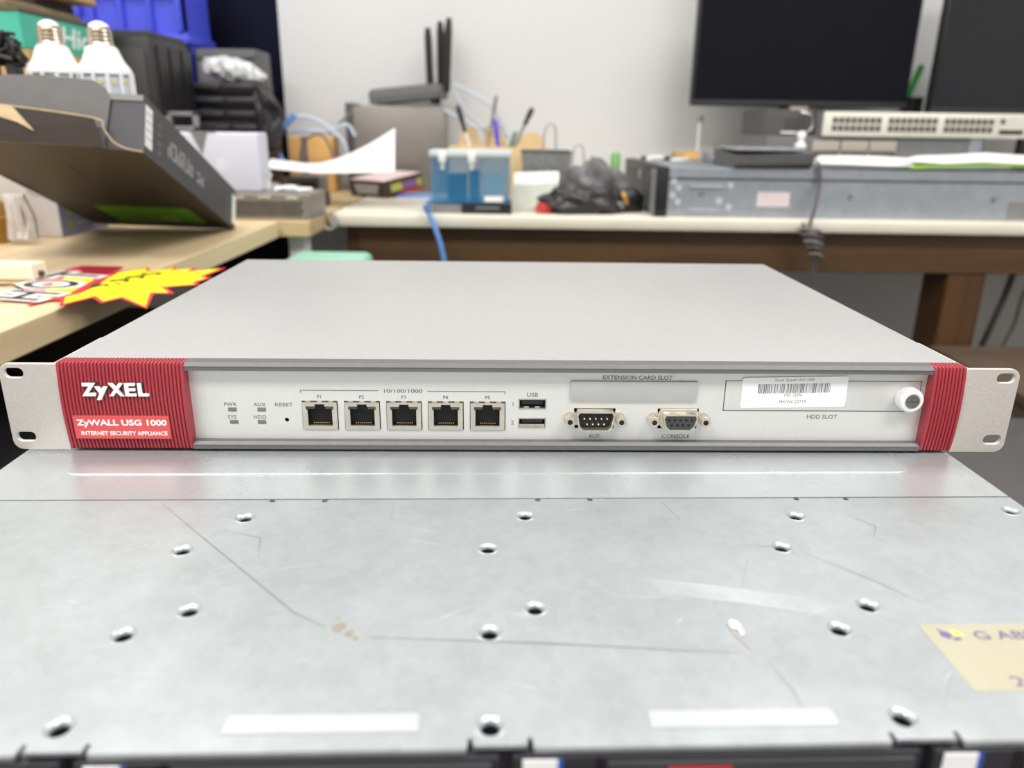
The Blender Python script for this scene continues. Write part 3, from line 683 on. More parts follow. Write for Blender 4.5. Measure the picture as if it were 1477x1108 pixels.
p = WZ(24, 354, 0)
bg = MB()
for k in range(9):
    a = k/8; bg.tube([(-.012+.026*a, -.004*math.sin(k*2.1), 0.002), (-.012+.024*a+.003*math.sin(k), .006*math.cos(k*1.7), .03), (-.008+.018*a, .004*math.sin(k*3), .058)], .0055, 6, 4)
o = bg.obj('plastic_bag', mat('clear_bag', (214, 210, 208), .3, 0, .12, 60), None); o.location = (p.x, p.y+.012, .0035); tag(o, 'crumpled clear plastic bag between amber jar and lavender carton', 'bag')

p = WZ(46, 410, 0)
o = thing('wooden_block', 'pale wooden block on the left table behind the price cards', 'block', (p.x, p.y+.004, 0), -.06)
MB().box(-.11, 0, 0, .022, .003, .0185, .001).obj('block', mat('pale_wood_block', (238, 228, 206), .55, 0, .03), o, False)
MB().box(-.10, -.002, .002, .020, 0, .003).obj('foot', desk2_m, o, False)
MB().cyl((-.0005, .011, .008), (.003, .011, .008), .003, n=14).obj('knob', dark_m, o)
p1, p2 = WZ(0, 411, .002), WZ(34, 420, .002)
tag(MB().tube([p1+Vector((-.05, .01, 0)), p1, WZ(16, 411, .004), WZ(28, 415, .003), p2], .0012, 8, 6).obj('thin_wire', cable_k, None), 'thin dark wire lying on the table beside the wooden block', 'wire')

# --- starburst price cards hanging over the table edge
def burst(n, rx, ry, inner, ph=0, jit=.12, seed=1):
    rr = random.Random(seed); P = []
    for i in range(2*n):
        a = ph+math.pi*i/n; k = (1+rr.uniform(-jit, jit)) if i % 2 == 0 else inner
        P.append((rx*k*math.cos(a), ry*k*math.sin(a)))
    return P
def card(name, label, pts_px, z, m_edge, m_in, tilt=(0, 0)):
    P = [WZ(x, y, z) for x, y in pts_px]; c = sum(P, Vector())/len(P)
    o = thing(name, label, 'price card', (c.x, c.y, z), 0, 'starburst price cards')
    poly = [(q.x-c.x, q.y-c.y) for q in P]
    MB().prism(poly, 0, .0006).obj('card', m_edge, o, False)
    inn = []
    n = len(poly); cen = Vector((0, 0))
    for i in range(n):
        a, b, d_ = Vector(poly[i-1]), Vector(poly[i]), Vector(poly[(i+1) % n])
        e1 = (b-a).normalized(); e2 = (d_-b).normalized(); n1 = Vector((-e1.y, e1.x)); n2 = Vector((-e2.y, e2.x))
        bs = (n1+n2); 
        if bs.length < 1e-4: bs = n1
        bs.normalize(); k = min(2.2, 1/max(.3, bs.dot(n1))); inn.append(b+bs*.0036*k*ORI)
    MB().prism([(v.x, v.y) for v in inn], .0006, .0008).obj('printed_field', m_in, o, False)
    return o, c
ORI = 1
hotpts = [(2, 437), (38, 417), (55, 408), (66, 398), (100, 388), (118, 384), (178, 385), (150, 402), (118, 420), (95, 433), (68, 434), (40, 441), (46, 431), (12, 432)][::-1]
o, c = card('price_card', 'red starburst card with white letters HOT on the table edge', hotpts, .0016, redcard_m, redcard_m)
MB().prism([(v.x-c.x, v.y-c.y) for v in (WZ(108, 396, .0016), WZ(150, 400, .0016), WZ(172, 386, .0016), WZ(118, 385, .0016))], .0008, .0009).obj('crimson_field', crimson_m, o, False)
yl = [(v.x-c.x, v.y-c.y) for v in (WZ(58, 432, .0016), WZ(95, 427, .0016), WZ(135, 405, .0016), WZ(128, 397, .0016), WZ(100, 398, .0016), WZ(70, 416, .0016))]
MB().prism(yl, .0008, .0010).obj('yellow_field', yellow_m, o, False)
for ch, (x, y), wd, hh in (('H', (36, 428), .030, .050), ('O', (74, 412), .036, .052), ('T', (110, 399), .032, .050)):
    q = WZ(x, y, .0016)-c
    for mm_, gr, zz, bo in ((white_m, 1.30, .0011, .12), (blackprint_m, 1.05, .0013, .012)):
        link('letter', text_mesh(ch, wd*gr, hh*gr, .0002, bo), mm_, o, False, M=Matrix.Translation((q.x, q.y, zz)) @ Matrix.Rotation(math.radians(78), 4, 'Z'))
ypts = [(86, 442), (88, 430), (112, 424), (138, 412), (150, 403), (166, 395), (190, 390), (214, 387), (217, 391), (240, 389), (254, 383), (252, 390), (284, 387), (276, 392), (326, 387), (292, 400), (306, 401), (282, 408), (290, 411), (238, 415), (252, 424), (222, 424), (212, 446), (174, 431), (146, 438), (134, 430)]
o, c = card('price_card', 'yellow starburst price card with red border overhanging the table edge', ypts[::-1], .0040, redcard_m, yellow_m)
rz = math.radians(70)
q = WZ(183, 405, .004)-c
link('price', text_mesh('4,990', .085, .026, .0002, .02), greenink_m, o, False, M=Matrix.Translation((q.x, q.y, .0008)) @ Matrix.Rotation(rz, 4, 'Z'))
ul = [WZ(x, y, .0048)-c-Vector((0, 0, .004)) for x, y in ((128, 421), (150, 424), (172, 422), (196, 417))]
MB().tube([Vector((v.x, v.y, .0009)) for v in ul], .0006, 5, 5).obj('underline', greenink_m, o, False)

# ================================================================== corner table: stacked electronics
# 1U vented chassis
def bx(px0, px1, Y, z0, z1): return W(px0, 250, Y).x, W(px1, 250, Y).x
xr = W(447, 295, 1.29).x
o = thing('vented_chassis', 'low grey metal chassis with perforated front on the corner table', 'chassis', (xr-.36, 1.29, 0))
MB().box(0, .36, 0.001, .11, 0, .041, .001).obj('body', chassis_m, o, False)
pf = MB()
for r in range(4):
    for k in range(44): pf.box(.012+k*.0076+(r % 2)*.0038, .017+k*.0076+(r % 2)*.0038, .0002, .0009, .006+r*.0062, .0102+r*.0062)
pq = pf.obj('perforations', mat('vent_dark', (34, 31, 29), .7), o, False); pq['kind'] = 'stuff'
for k in range(5): MB().box(.14+k*.045, .162+k*.045, .0, .001, .033, .037, .0004).obj('slot_tab', nickel_m, o, False)
CH_X0, CH_X1 = xr-.42, xr
# white carton on the chassis
x0, x1 = W(250, 230, 1.33).x, W(374, 230, 1.33).x
zt = W(320, 191, 1.33).z
o = thing('white_carton', 'plain white carton with grey tape standing on the vented chassis', 'box', (x0, 1.33, .0415))
hh = zt-.0415
MB().box(0, x1-x0, 0, .055, 0, hh, .004, 3).obj('body', lav_m, o)
MB().prism([(.034, hh), (.062, hh), (.050, hh-.036)], 0, .0006, M=FRONT).obj('grey_tape', midgrey_m, o, False, M=Matrix.Translation((0, -.0001, 0)))
MB().box(.030, .075, .0, .03, hh, hh+.0015).obj('tape_top', midgrey_m, o, False)
MB().cyl((.082, -.0006, hh*.45), (.082, .0, hh*.45), .012, n=24).obj('pale_print', mat('faint_print', (222, 222, 232), .5), o, False)
# bracket
x0b, x1b = W(240, 180, 1.386).x, W(285, 180, 1.386).x; zb0, zb1 = W(262, 188, 1.386).z, W(262, 161, 1.386).z
o = thing('metal_bracket', 'grey square metal bracket behind the white carton', 'bracket', (x0b, 1.386, .0415))
wd = x1b-x0b; b0 = zb0-.0415; b1 = zb1-.0415
MB().box(0, wd, 0, .012, b0, b0+.007, .001).box(0, wd, 0, .012, b1-.007, b1, .001).box(0, .008, 0, .012, b0, b1, .001).box(wd-.008, wd, 0, .012, b0, b1, .001).obj('frame', midgrey_m, o)
MB().box(.004, wd-.004, .001, .011, 0, b0).obj('plate', dark_m, o, False)
# tall black ups block
xk = W(223, 120, 1.42).x; xk0 = -.702
zt = W(222, 52, 1.42).z
o = thing('black_power_unit', 'tall black power unit with finned top behind the tilted box', 'power unit', (xk0, 1.42, 0))
ww = xk-xk0
MB().box(0, ww, 0, .17, 0, zt, .004, 2).obj('housing', mat('satin_black', (34, 33, 33), .42, 0, .12, 20), o)
MB().box(.010, ww-.010, -.003, 0, .02, zt-.02, .0015).obj('front_plate', mat('charcoal_plate', (52, 50, 49), .5, 0, .1, 20), o)
for k in range(9): MB().box(.006, ww-.004, .008+k*.018, .014+k*.018, zt, zt+.010, .001).obj('cooling_fin', dark_m, o, False)
for k in range(3): MB().box(ww, ww+.003, .02+k*.052, .062+k*.052, .03, zt-.012, .001).obj('side_plate', black_m, o, False)
# cardboard box with teal box on top
xt = -.706
yt0, yt1 = 1.12, 1.262-.004
zb = W(30, 69, 1.19).z; ztp = W(30, 16, 1.19).z
o = thing('cardboard_box', 'brown cardboard box under the teal box', 'box', (xt-.30, 1.19, 0.0002))
MB().box(0, .302, 0, .22, 0, zb-.001, .002).obj('body', cardboard_m, o, False)
MB().box(0, .302, .06, .10, zb-.001, zb-.0005).obj('tape', mat('parcel_tape', (186, 148, 96), .3), o, False)
o = thing('teal_box', 'teal box with white script lettering on the cardboard box', 'box', (xt-.26, 1.187, zb))
MB().box(0, .26, 0, .245, .0, ztp-zb, .0015).obj('body', teal_m, o, False)
MB().box(-.002, .262, -.002, .247, ztp-zb, ztp-zb+.006, .001).obj('lid', mat('dark_lid', (94, 82, 66), .6), o, False)
link('lettering', text_mesh('yHic', .115, .040, .0005, .01, .2), white_m, o, False, M=Matrix.Translation((.26, .125, (ztp-zb)*.42)) @ SIDE)
# torn brown card on teal box
o = thing('brown_card_pile', 'crumpled brown card lying on top of the teal box', 'card', (xt-.24, 1.195, ztp+.0062))
MB().box(0, .22, 0, .2, 0, .012, .003).obj('sheet', mat('brown_card', (132, 116, 88), .7, 0, .2, 20), o)
MB().box(.02, .20, .02, .22, .012, .03, .004).obj('sheet', mat('dark_brown_card', (70, 56, 48), .7, 0, .3, 20), o)
MB().box(.12, .235, .10, .23, .0305, .042, .004).obj('sheet', cardboard_m, o)
# black wire tangle at far left
p = W(14, 96, .90)
tg = MB()
for k in range(14):
    a = [Vector((random.uniform(-.03, .018), random.uniform(-.015, .015), random.uniform(0, .035))) for _ in range(4)]; tg.tube(a, .0022, 6, 4)
zc_ = (GM @ Vector(((.90-C0.y)/av.y, 0, .002))).z
for x in (-.02, .005): tg.box(x-.006, x+.006, -.008, .008, zc_+.012-p.z, .004, .002)
o = tg.obj('wire_tangle', black_m, None); o.location = p; tag(o, 'black tangle of wires and plugs left of the bulbs', 'wires')
# blue folding crates
cx1 = W(268, 30, 1.80).x
def crate(z, label, hgt):
    o = thing('folding_crate', label, 'crate', (cx1-.34, 1.80, z), 0, 'stacked blue crates')
    for (a, b, c_, d_) in ((0, .34, 0, .006), (0, .34, .134, .14), (0, .006, 0, .14), (.334, .34, 0, .14)):
        MB().box(a, b, c_, d_, .006, hgt-.012).obj('wall', blue_m, o, False)
    MB().box(0, .34, 0, .14, 0, .006).obj('floor', blue_m, o, False)
    MB().box(-.006, .346, -.008, .006, hgt-.018, hgt, .002).box(-.006, .346, .134, .148, hgt-.018, hgt, .002).box(-.006, .006, 0, .14, hgt-.018, hgt, .002).box(.334, .346, 0, .14, hgt-.018, hgt, .002).obj('rim', blue_m, o)
    for k in range(6): MB().box(.012+k*.062, .024+k*.062, -.009, 0, .006, hgt-.018, .0015).obj('rib', blue_m, o)
    MB().box(-.003, .343, -.010, 0, hgt*.45, hgt*.45+.010, .0015).obj('band', blue_m, o)
    MB().box(.20, .28, -.013, 0, hgt*.58, hgt*.58+.032, .004).obj('handle', mat('pale_blue_handle', (98, 112, 222), .4), o)
    MB().box(.07, .12, -.013, 0, hgt*.2, hgt*.2+.03, .004).obj('latch', blue_m, o)
for i, (lb_, z) in enumerate((('lowest blue folding crate, mostly hidden behind the black power unit', 0), ('middle blue folding crate behind the black power unit', .165), ('upper blue folding crate cut by the top of the picture', .33))):
    crate(z+.0002*i, lb_, .165)
# stack of black trays
x0t, x1t = W(292, 190, 1.62).x, W(384, 190, 1.62).x
ztr = W(330, 118, 1.62).z; nT = 9; th = ztr/nT
proto = None
for k in range(nT):
    lb_ = {0: 'lowest black drive tray of the stack', nT-1: 'topmost black drive tray, under the crumpled bag'}.get(k, '%s black drive tray from the bottom of the stack' % ('', 'second', 'third', 'fourth', 'fifth', 'sixth', 'seventh', 'eighth')[k % 8])
    if proto is None:
        o = proto = thing('drive_tray', lb_, 'tray', (x0t, 1.60, 0), 0, 'stacked black drive trays')
        MB().box(0, x1t-x0t, .004, .12, 0, th*.92, .003).obj('body', black_m, o)
        MB().box(.004, (x1t-x0t)*.46, -.003, .004, th*.45, th*.85, .002).obj('grip', dark_m, o)
        MB().box((x1t-x0t)*.54, x1t-x0t-.004, -.003, .004, th*.45, th*.85, .002).obj('grip', dark_m, o)
    else:
        o = copy_tree(proto); o['label'] = lb_
    o.location = (x0t+random.uniform(-.006, .006)-(.006 if k == 8 else 0), 1.60+random.uniform(-.004, .004), k*th)
# crumpled bag on the trays, grey case behind
xa, xb = W(283, 100, 1.60).x, W(368, 100, 1.60).x
bg = bmesh.new(); bmesh.ops.create_icosphere(bg, subdivisions=4, radius=1)
for v in bg.verts:
    n_ = v.co.normalized(); k = 1+.10*math.sin(9*n_.x+3*n_.z)*math.cos(8*n_.y+2)+.07*math.sin(17*n_.x+11*n_.y)+random.uniform(-.04, .04)
    v.co = Vector((n_.x*(xb-xa)/2*k, n_.y*.05*k, max(-.021, n_.z*.026*k - .010*(n_.x))))
mb = MB(); mb._add(bg); o = mb.obj('crumpled_bag', bag_m, None); o.location = ((xa+xb)/2-.004, 1.655, nT*th+.021); tag(o, 'silvery crumpled plastic bag on top of the black tray stack', 'bag')
xa, xb = W(282, 90, 1.80).x, W(371, 90, 1.80).x; za = W(325, 70, 1.80).z
o = thing('grey_case', 'dark grey plastic case standing behind the crumpled bag', 'case', (xa, 1.80, 0))
MB().box(0, xb-xa, 0, .10, 0, za, .006, 3).obj('shell', mat('case_grey', (88, 88, 90), .5, 0, .06), o)
MB().box(.004, xb-xa-.004, -.002, 0, za-.022, za-.018).obj('seam', black_m, o, False)
# coiled black cables beside the stack
pts = []
p = W(392, 160, 1.62)
cb = MB()
for k in range(5):
    dx = .004*k
    cb.tube([W(352, 122, 1.62)+Vector((0, -.004*k, 0)), W(374+k, 122+2*k, 1.61), W(384+3*k, 148, 1.60-.003*k), W(398+2*k, 168, 1.60), W(404-3*k, 190, 1.60-.003*k), W(392-2*k, 200, 1.60), W(380-k, 186, 1.60), W(374, 160, 1.60-.004*k), W(368, 132+2*k, 1.61)], .0075, 8, 5)
tag(cb.obj('cable_coil', cable_k, None), 'black cable coil hanging beside the tray stack', 'cable')

# small parts between corner table and back desk
pp = [(478, 305), (484, 315), (483, 326), (475, 331), (467, 325), (466, 314), (470, 305)]
tag(MB().tube([W(x, y, 1.378) for x, y in pp], .0032, 8, 5).obj('cable_loop', mat('grey_white_cable', (176, 176, 172), .5), None), 'pale cable loop hanging at the left end of the back desk', 'cable')
pp = [(425, 165), (414, 178), (400, 190), (393, 202), (397, 216), (404, 228), (410, 240)]
tag(MB().tube([W(x, y, 1.70) for x, y in pp], .0068, 10, 5).obj('network_cable', cable_b, None), 'thick pale blue cable bending in front of the navy door', 'cable')
for k, (pp, m_, lb_) in enumerate((
    ([(412, 178), (436, 168), (462, 176), (480, 190), (496, 205), (502, 226)], cable_w, 'pale cable arching over the orange carton'),
    ([(414, 190), (440, 188), (470, 190), (500, 180), (512, 196)], cable_w, 'pale cable running level behind the orange carton'),
    ([(476, 194), (490, 178), (500, 168), (508, 160)], cable_g, 'thin grey cable rising beside the desktop case'),
    ([(432, 238), (436, 210), (446, 198), (462, 194), (474, 208), (484, 238)], cable_g, 'grey cable looped over the orange carton'))):
    tag(MB().tube([W(x, y, 1.72+.02*k) for x, y in pp], .0035 if m_ is cable_w else .0028, 8, 5).obj('loose_cable', m_, None), lb_, 'cable')

# ================================================================== back desk, left to right
def wx(px, Y, py=240): return W(px, py, Y).x
def wz(px, py, Y): return W(px, py, Y).z
o = thing('orange_carton', 'small orange-tan carton against the wall beside the navy door', 'box', (wx(418, 1.86), 1.86, 0))
wd = wx(481, 1.86)-wx(418, 1.86); hh = wz(450, 197, 1.86)
MB().box(0, wd, 0, .07, 0, hh, .004).obj('body', orange_m, o)
MB().box(.03, .045, -.001, 0, 0, hh).obj('tape', cable_g, o, False)
# dark adapters under the paper
for (px, Y, wd, hh, lb_) in ((412, 1.45, .05, .034, 'dark grey power adapter under the white paper, left of two'), (428, 1.53, .055, .024, 'dark grey flat adapter under the white paper, right of two')):
    o = thing('power_adapter', lb_, 'adapter', (wx(px, Y), Y, 0), .1)
    MB().box(0, wd, 0, .045, 0, hh, .005, 3).obj('body', dark_m, o); MB().box(.01, wd-.01, -.0005, .0, .008, hh-.01).obj('label', midgrey_m, o, False)
# stacked support and curled paper
o = thing('disc_drive', 'grey drive lying under the curled paper', 'drive', (wx(398, 1.60), 1.60, 0.0))
MB().box(.015, .085, 0, .08, 0, .05, .002).obj('body', midgrey_m, o, False); MB().box(.022, .078, -.001, 0, .01, .04).obj('front', dark_m, o, False)
V = []; F = []; nx, ny = 24, 6
pa, pb = W(385, 248, 1.47), W(568, 248, 1.47)
for i in range(nx+1):
    u = i/nx
    px = 383+u*186
    yb_ = 244+6*math.sin(u*2.2) if u < .35 else 249-2*u
    zz = wz(px, 243+7*min(1, u*2.5)-4*max(0, u-.6), 1.49)
    for j in range(ny+1):
        v = j/ny; rise = .012*(1-u)*v + .078*max(0, (u-.25)/.75)**1.6*v**.8
        V.append((W(px, 240, 1.49+.08*v).x, 1.49+.12*v-.03*max(0, u-.5)*v, zz+rise))
for i in range(nx):
    for j in range(ny): F.append((i*(ny+1)+j, (i+1)*(ny+1)+j, (i+1)*(ny+1)+j+1, i*(ny+1)+j+1))
o = MB().faces(V, F).obj('curled_paper', paper_m, None); sm = o.modifiers.new('thick', 'SOLIDIFY'); sm.thickness = .0012
tag(o, 'white sheet of paper curling up at its right end', 'paper')
# scattered bits on the chassis
o = thing('ring_clip', 'small white ring clip on the vented chassis', 'clip', W(386, 253, 1.36))
MB().lathe([(.0045, -.002), (.007, -.002), (.007, .002), (.0045, .002), (.0045, -.002)], 20, M=Matrix.Rotation(math.pi/2, 4, 'X')).obj('ring', white_m, o)
MB().box(-.004, .004, -.002, .002, .0415-o.location.z, -.006).obj('foot', white_m, o, False)
for k, (a, b) in enumerate((((350, 1.36), (440, 1.35)), ((392, 1.33), (447, 1.345)), ((360, 1.42), (430, 1.40)))):
    q0, q1 = Vector((wx(a[0], a[1]), a[1], .0455)), Vector((wx(b[0], b[1]), b[1], .0455))
    tag(MB().tube([q0, (q0*.6+q1*.4)+Vector((0, .018, .003)), (q0*.3+q1*.7)+Vector((0, -.012, .0)), q1], .0035, 8, 6).obj('short_cable', (cable_w, white_m, cable_g)[k], None), ('pale blue lead lying on the vented chassis', 'white lead at the front edge of the vented chassis', 'grey lead lying at the back of the vented chassis')[k], 'cable')
# desktop case + router
x0, x1 = wx(500, 1.875, 200), wx(641, 1.875, 200); hh = wz(560, 153, 1.875)
o = thing('desktop_case', 'grey metal mini desktop case with dark front edge', 'computer case', (x0, 1.875, 0), .0)
MB().box(.014, x1-x0, 0, .11, 0, hh, .002).obj('body', case_m, o)
MB().box(0, .018, -.003, .113, 0, hh+.006, .003).obj('front_bezel', mat('dark_bezel', (70, 70, 72), .45), o)
MB().box(.03, x1-x0-.006, -.0006, 0, .012, hh-.008, .0004).obj('side_cover', case_m, o)
rt = thing('wifi_router', 'dark grey wireless router with upright antennas on the desktop case', 'router', (wx(592, 1.93, 140), 1.93, hh+.0065), -.06)
rw = .085
MB().prism([(-rw, -.055), (rw*.9, -.055), (rw, -.04), (rw, .05), (-rw*.9, .05), (-rw, .03)], .004, .036, b=.010, M=Matrix.Rotation(-.10, 4, 'Y') @ Matrix.Translation((0, 0, .002))).obj('body', mat('router_grey', (92, 92, 92), .5, 0, .15, 120), rt)
for x, y in ((-.06, -.04), (.06, -.04), (-.06, .035), (.06, .035)): MB().cyl((x, y, 0), (x, y, .016), .006, n=12).obj('foot', black_m, rt)
rg = MB()
for k in range(16): rg.box(-.07+k*.0095, -.066+k*.0095, -.0565, -.052, .012+.0010*k, .026+.0010*k)
rg.obj('vent_ribs', midgrey_m, rt, False)
for k, (dx, y, hgt, ln) in enumerate(((.052, -.02, .135, -.004), (.072, .01, .152, .0), (.086, -.005, .158, .009), (.080, .035, .15, .006))):
    o = MB().tube([(dx, y, .028), (dx+ln*.3, y, .06), (dx+ln, y, .028+hgt)], [.0090, .0084, .0058], 10, 6).obj('antenna', black_m, rt)
# hard-disk box (red/black)
A0 = WZ(507, 282, 0); A1 = WZ(556, 286.5, 0); A2 = WZ(622, 268, 0)
e1 = (A1-A0); L1 = e1.length; an = math.atan2(e1.y, e1.x)
o = thing('retail_box', 'dark retail box with pink printed top beside the blue organizer', 'box', (A0.x, A0.y, 0), an); o.rotation_euler = (.13, 0, an)
hh = .036; dp = .12
MB().box(0, L1, 0, dp, 0, hh, .001).obj('body', mat('maroon_black_card', (58, 42, 40), .45, 0, .2, 20), o, False)
MB().box(.001, L1-.001, .001, dp-.001, hh, hh+.0006).obj('top_print', mat('pinkish_top', (236, 212, 212), .4, 0, .16, 18), o, False)
MB().prism([(L1*.2, .007), (L1*.78, .007), (L1*.86, .028), (L1*.12, .028)], 0, .0006, M=FRONT).obj('silver_badge', mat('silver_print', (150, 146, 144), .4, 0, .2, 200), o, False)
for (a, b, m_) in ((.02, .055, mat('olive_print', (170, 176, 84), .5)), (.058, .10, mat('purple_print', (128, 92, 148), .5)), (.102, .117, MATS['olive_print'])):
    MB().box(L1, L1+.0006, a, b, .010, .026).obj('side_print', m_, o, False)
MB().box(L1, L1+.0005, .05, .117, .001, .007).obj('side_band', redb_m, o, False)
# blue packet under it
p = WZ(600, 285, 0)
o = tag(MB().prism(rrect(-.05, .045, -.012, .014, .004), 0, .006, b=.002).obj('blue_packet', mat('blue_packet_foil', (96, 140, 220), .4, 0, .15, 60), None), 'flat blue packet in front of the retail box', 'packet'); o.location = (p.x, p.y+.012, 0); o.rotation_euler.z = .1
# black case + organizer on top
x0, x1 = wx(622, 1.42, 280), wx(738, 1.42, 280)
o = thing('black_slim_case', 'flat black case under the blue organizer', 'case', (x0, 1.418, 0))
MB().box((x1-x0)*.38, x1-x0, 0, .09, 0, .0185, .001).obj('body', black_m, o, False)
MB().box(0, (x1-x0)*.38, .004, .09, 0, .0165, .001).obj('sleeve', midgrey_m, o, False)
MB().box((x1-x0)*.55, (x1-x0)*.85, -.0005, 0, .009, .013).obj('print', mat('dim_print', (120, 116, 110), .5), o, False)
zo = .0187; x0, x1 = wx(622, 1.425, 255), wx(735, 1.425, 255); ow = x1-x0; oh = wz(680, 217, 1.425)-zo
o = thing('parts_organizer', 'clear blue plastic parts box with white latches', 'storage box', (x0, 1.42, zo))
od = .085
MB().box(0, ow, 0, .002, .0, oh-.012).box(0, ow, od-.002, od, 0, oh-.012).box(0, .002, .002, od-.002, 0, oh-.012).box(ow-.002, ow, .002, od-.002, 0, oh-.012).obj('wall', tub_m, o, False)
MB().box(.0, ow, 0, od, -.0, .002).obj('floor', tub_m, o, False)
MB().box(ow*.62, ow*.625, .002, od-.002, .002, oh-.014).obj('divider', tub_m, o, False)
MB().box(-.003, ow+.003, -.003, od+.003, oh-.012, oh, .003).obj('lid', tublid_m, o)
for k in (.10, .47):
    MB().box(ow*k, ow*k+.014, -.007, -.001, oh-.022, oh-.001, .003).obj('latch', white_m, o); MB().box(ow*k+.003, ow*k+.011, -.004, -.0005, oh-.034, oh-.022, .001).obj('catch', tublid_m, o)
MB().box(ow*.2, ow*.44, .01, .06, .0025, .050, .002).obj('contents', mat('dark_blue_contents', (34, 52, 84), .5), o, False)
MB().box(ow*.48, ow*.6, .01, .06, .0025, .056, .002).obj('contents', mat('navy_contents', (36, 62, 110), .5), o, False)
MB().box(ow*.68, ow*.92, -.0008, 0, .003, .013, .0003).obj('white_tag', white_m, o, False)
MB().box(ow*.66, ow*.9, .008, .05, .0025, .052, .002).obj('contents', mat('pale_contents', (196, 212, 200), .5), o, False)
# hanging blue network cable
pp = [(WZ(690, 287, .0035)+Vector((0, .03, 0))), WZ(650, 290, .0035), WZ(622, 290, .0035), W(614, 297, 1.383), W(617, 305, 1.375), W(626, 325, 1.368), W(634, 348, 1.365), W(640, 372, 1.365), W(644, 400, 1.366), W(645, 440, 1.37)]
tag(MB().tube(pp, .0045, 10, 6).obj('network_cable', cable_b, None), 'blue network cable hanging down in front of the back desk', 'cable')
# wooden organiser with tools
xo = wx(655, 1.80)
o = thing('wooden_tray', 'pale wooden tray behind the blue organizer holding tools', 'tray', (wx(648, 1.72), 1.72, 0))
tw = wx(792, 1.72)-wx(648, 1.72); th_ = wz(700, 212, 1.72)
for (a, b, c_, d_, hh) in ((0, tw, 0, .008, th_), (0, tw, .10, .108, th_), (0, .008, .008, .10, th_), (tw-.008, tw, .008, .10, th_), (tw*.45, tw*.48, .008, .10, th_)):
    MB().box(a, b, c_, d_, 0, hh, .001).obj('board', tan_m, o, False)
MB().box(0.008, tw-.008, .008, .10, 0, .005).obj('base', tan_m, o, False)
rr = MB()
for (px0, px1, top) in ((660, 694, 182), (697, 730, 168), (738, 790, 190)):
    a, b = wx(px0, 1.84)-wx(648, 1.72), wx(px1, 1.84)-wx(648, 1.72); h_ = wz((px0+px1)/2, top, 1.84)
    P = [(a, 0), (b, 0), (b, h_*.7), (a+(b-a)*.8, h_*.95), (a+(b-a)*.5, h_), (a+(b-a)*.15, h_*.9), (a, h_*.65)]
    MB().prism(P, 0, .012, M=FRONT).obj('scalloped_back', tan_m, o, False, M=Matrix.Translation((0, .132, 0)))
def tool(name, lb_, a, b, Y, m_h, m_s, r=.006, hf=.45):
    p0, p1 = W(a[0], a[1], Y), W(b[0], b[1], Y+.03); q = p0+(p1-p0)*(1-hf)
    o = thing(name, lb_, 'tool', p0)
    d0, dq, d1 = Vector(), q-p0, p1-p0
    MB().cyl(d0, dq, r*.45, r*.55, 10).obj('shaft', m_s, o); MB().tube([dq, (dq+d1)/2, d1], [r*.8, r, r*.7], 10, 4).obj('handle', m_h, o)
    return o
tool('screwdriver', 'screwdriver with black and clear handle leaning left in the wooden tray', (692, 262), (660, 152), 1.75, black_m, whiteplastic_m, .006, .35)
tool('marker_pen', 'violet-blue pen standing in the wooden tray', (724, 262), (714, 172), 1.75, mat('violet_blue', (70, 66, 214), .4), whiteplastic_m, .0055, .5)
tool('soldering_pen', 'black-tipped soldering pen leaning right in the wooden tray', (718, 262), (768, 156), 1.75, black_m, cable_g, .006, .22)
tool('tweezers', 'grey tweezers standing between the other tools', (695, 262), (716, 138), 1.77, cable_g, midgrey_m, .004, .3)
tool('green_driver', 'green-handled driver low in the wooden tray', (716, 262), (744, 190), 1.74, mat('dull_green', (92, 128, 112), .5), whiteplastic_m, .005, .5)
for k, pp in enumerate(([(655, 122), (680, 135), (705, 150), (722, 172), (728, 200)], [(640, 158), (665, 172), (690, 185), (716, 178), (735, 200)], [(655, 130), (668, 155), (690, 178), (705, 195)])):
    tag(MB().tube([W(x, y, 1.80+.01*k) for x, y in pp], .003, 8, 6).obj('antenna_cable', cable_w, None), ('pale blue cable arching from router to wooden tray, uppermost', 'pale blue cable sagging between desktop case and tools', 'pale blue cable dropping steeply from the router')[k], 'cable')
# wire mesh tray with handle
x0, x1 = wx(752, 1.61, 230), wx(824, 1.61, 230); h1 = wz(788, 219, 1.61)
o = thing('mesh_basket', 'grey wire mesh basket with tall loop handle', 'basket', (x0, 1.61, 0)); bw = x1-x0
MB().faces([(0, 0, h1), (bw, 0, h1), (bw*.92, .006, 0), (bw*.08, .006, 0)], [(0, 1, 2, 3)]).obj('front_mesh', mesh_m, o, False)
MB().faces([(0, .09, h1), (bw, .09, h1), (bw*.92, .084, 0), (bw*.08, .084, 0)], [(0, 1, 2, 3)]).faces([(0, 0, h1), (0, .09, h1), (bw*.08, .084, 0), (bw*.08, .006, 0)], [(0, 1, 2, 3)]).faces([(bw, 0, h1), (bw, .09, h1), (bw*.92, .084, 0), (bw*.92, .006, 0)], [(0, 1, 2, 3)]).obj('side_mesh', mesh_m, o, False)
MB().tube([(0, 0, h1), (bw, 0, h1), (bw, .09, h1), (0, .09, h1), (0, 0, h1)], .002, 6, 1).obj('rim', frame_m, o)
zt = wz(792, 178, 1.61)
MB().tube([(bw*.42, .04, .01), (bw*.45, .04, h1+.02), (bw*.5, .04, zt-.008), (bw*.58, .04, zt), (bw*.68, .04, zt-.008), (bw*.70, .04, h1), (bw*.68, .04, .01)], .0022, 8, 5).obj('handle', mat('pale_wire', (186, 186, 182), .4, .4), o)
p = W(834, 225, 1.62)
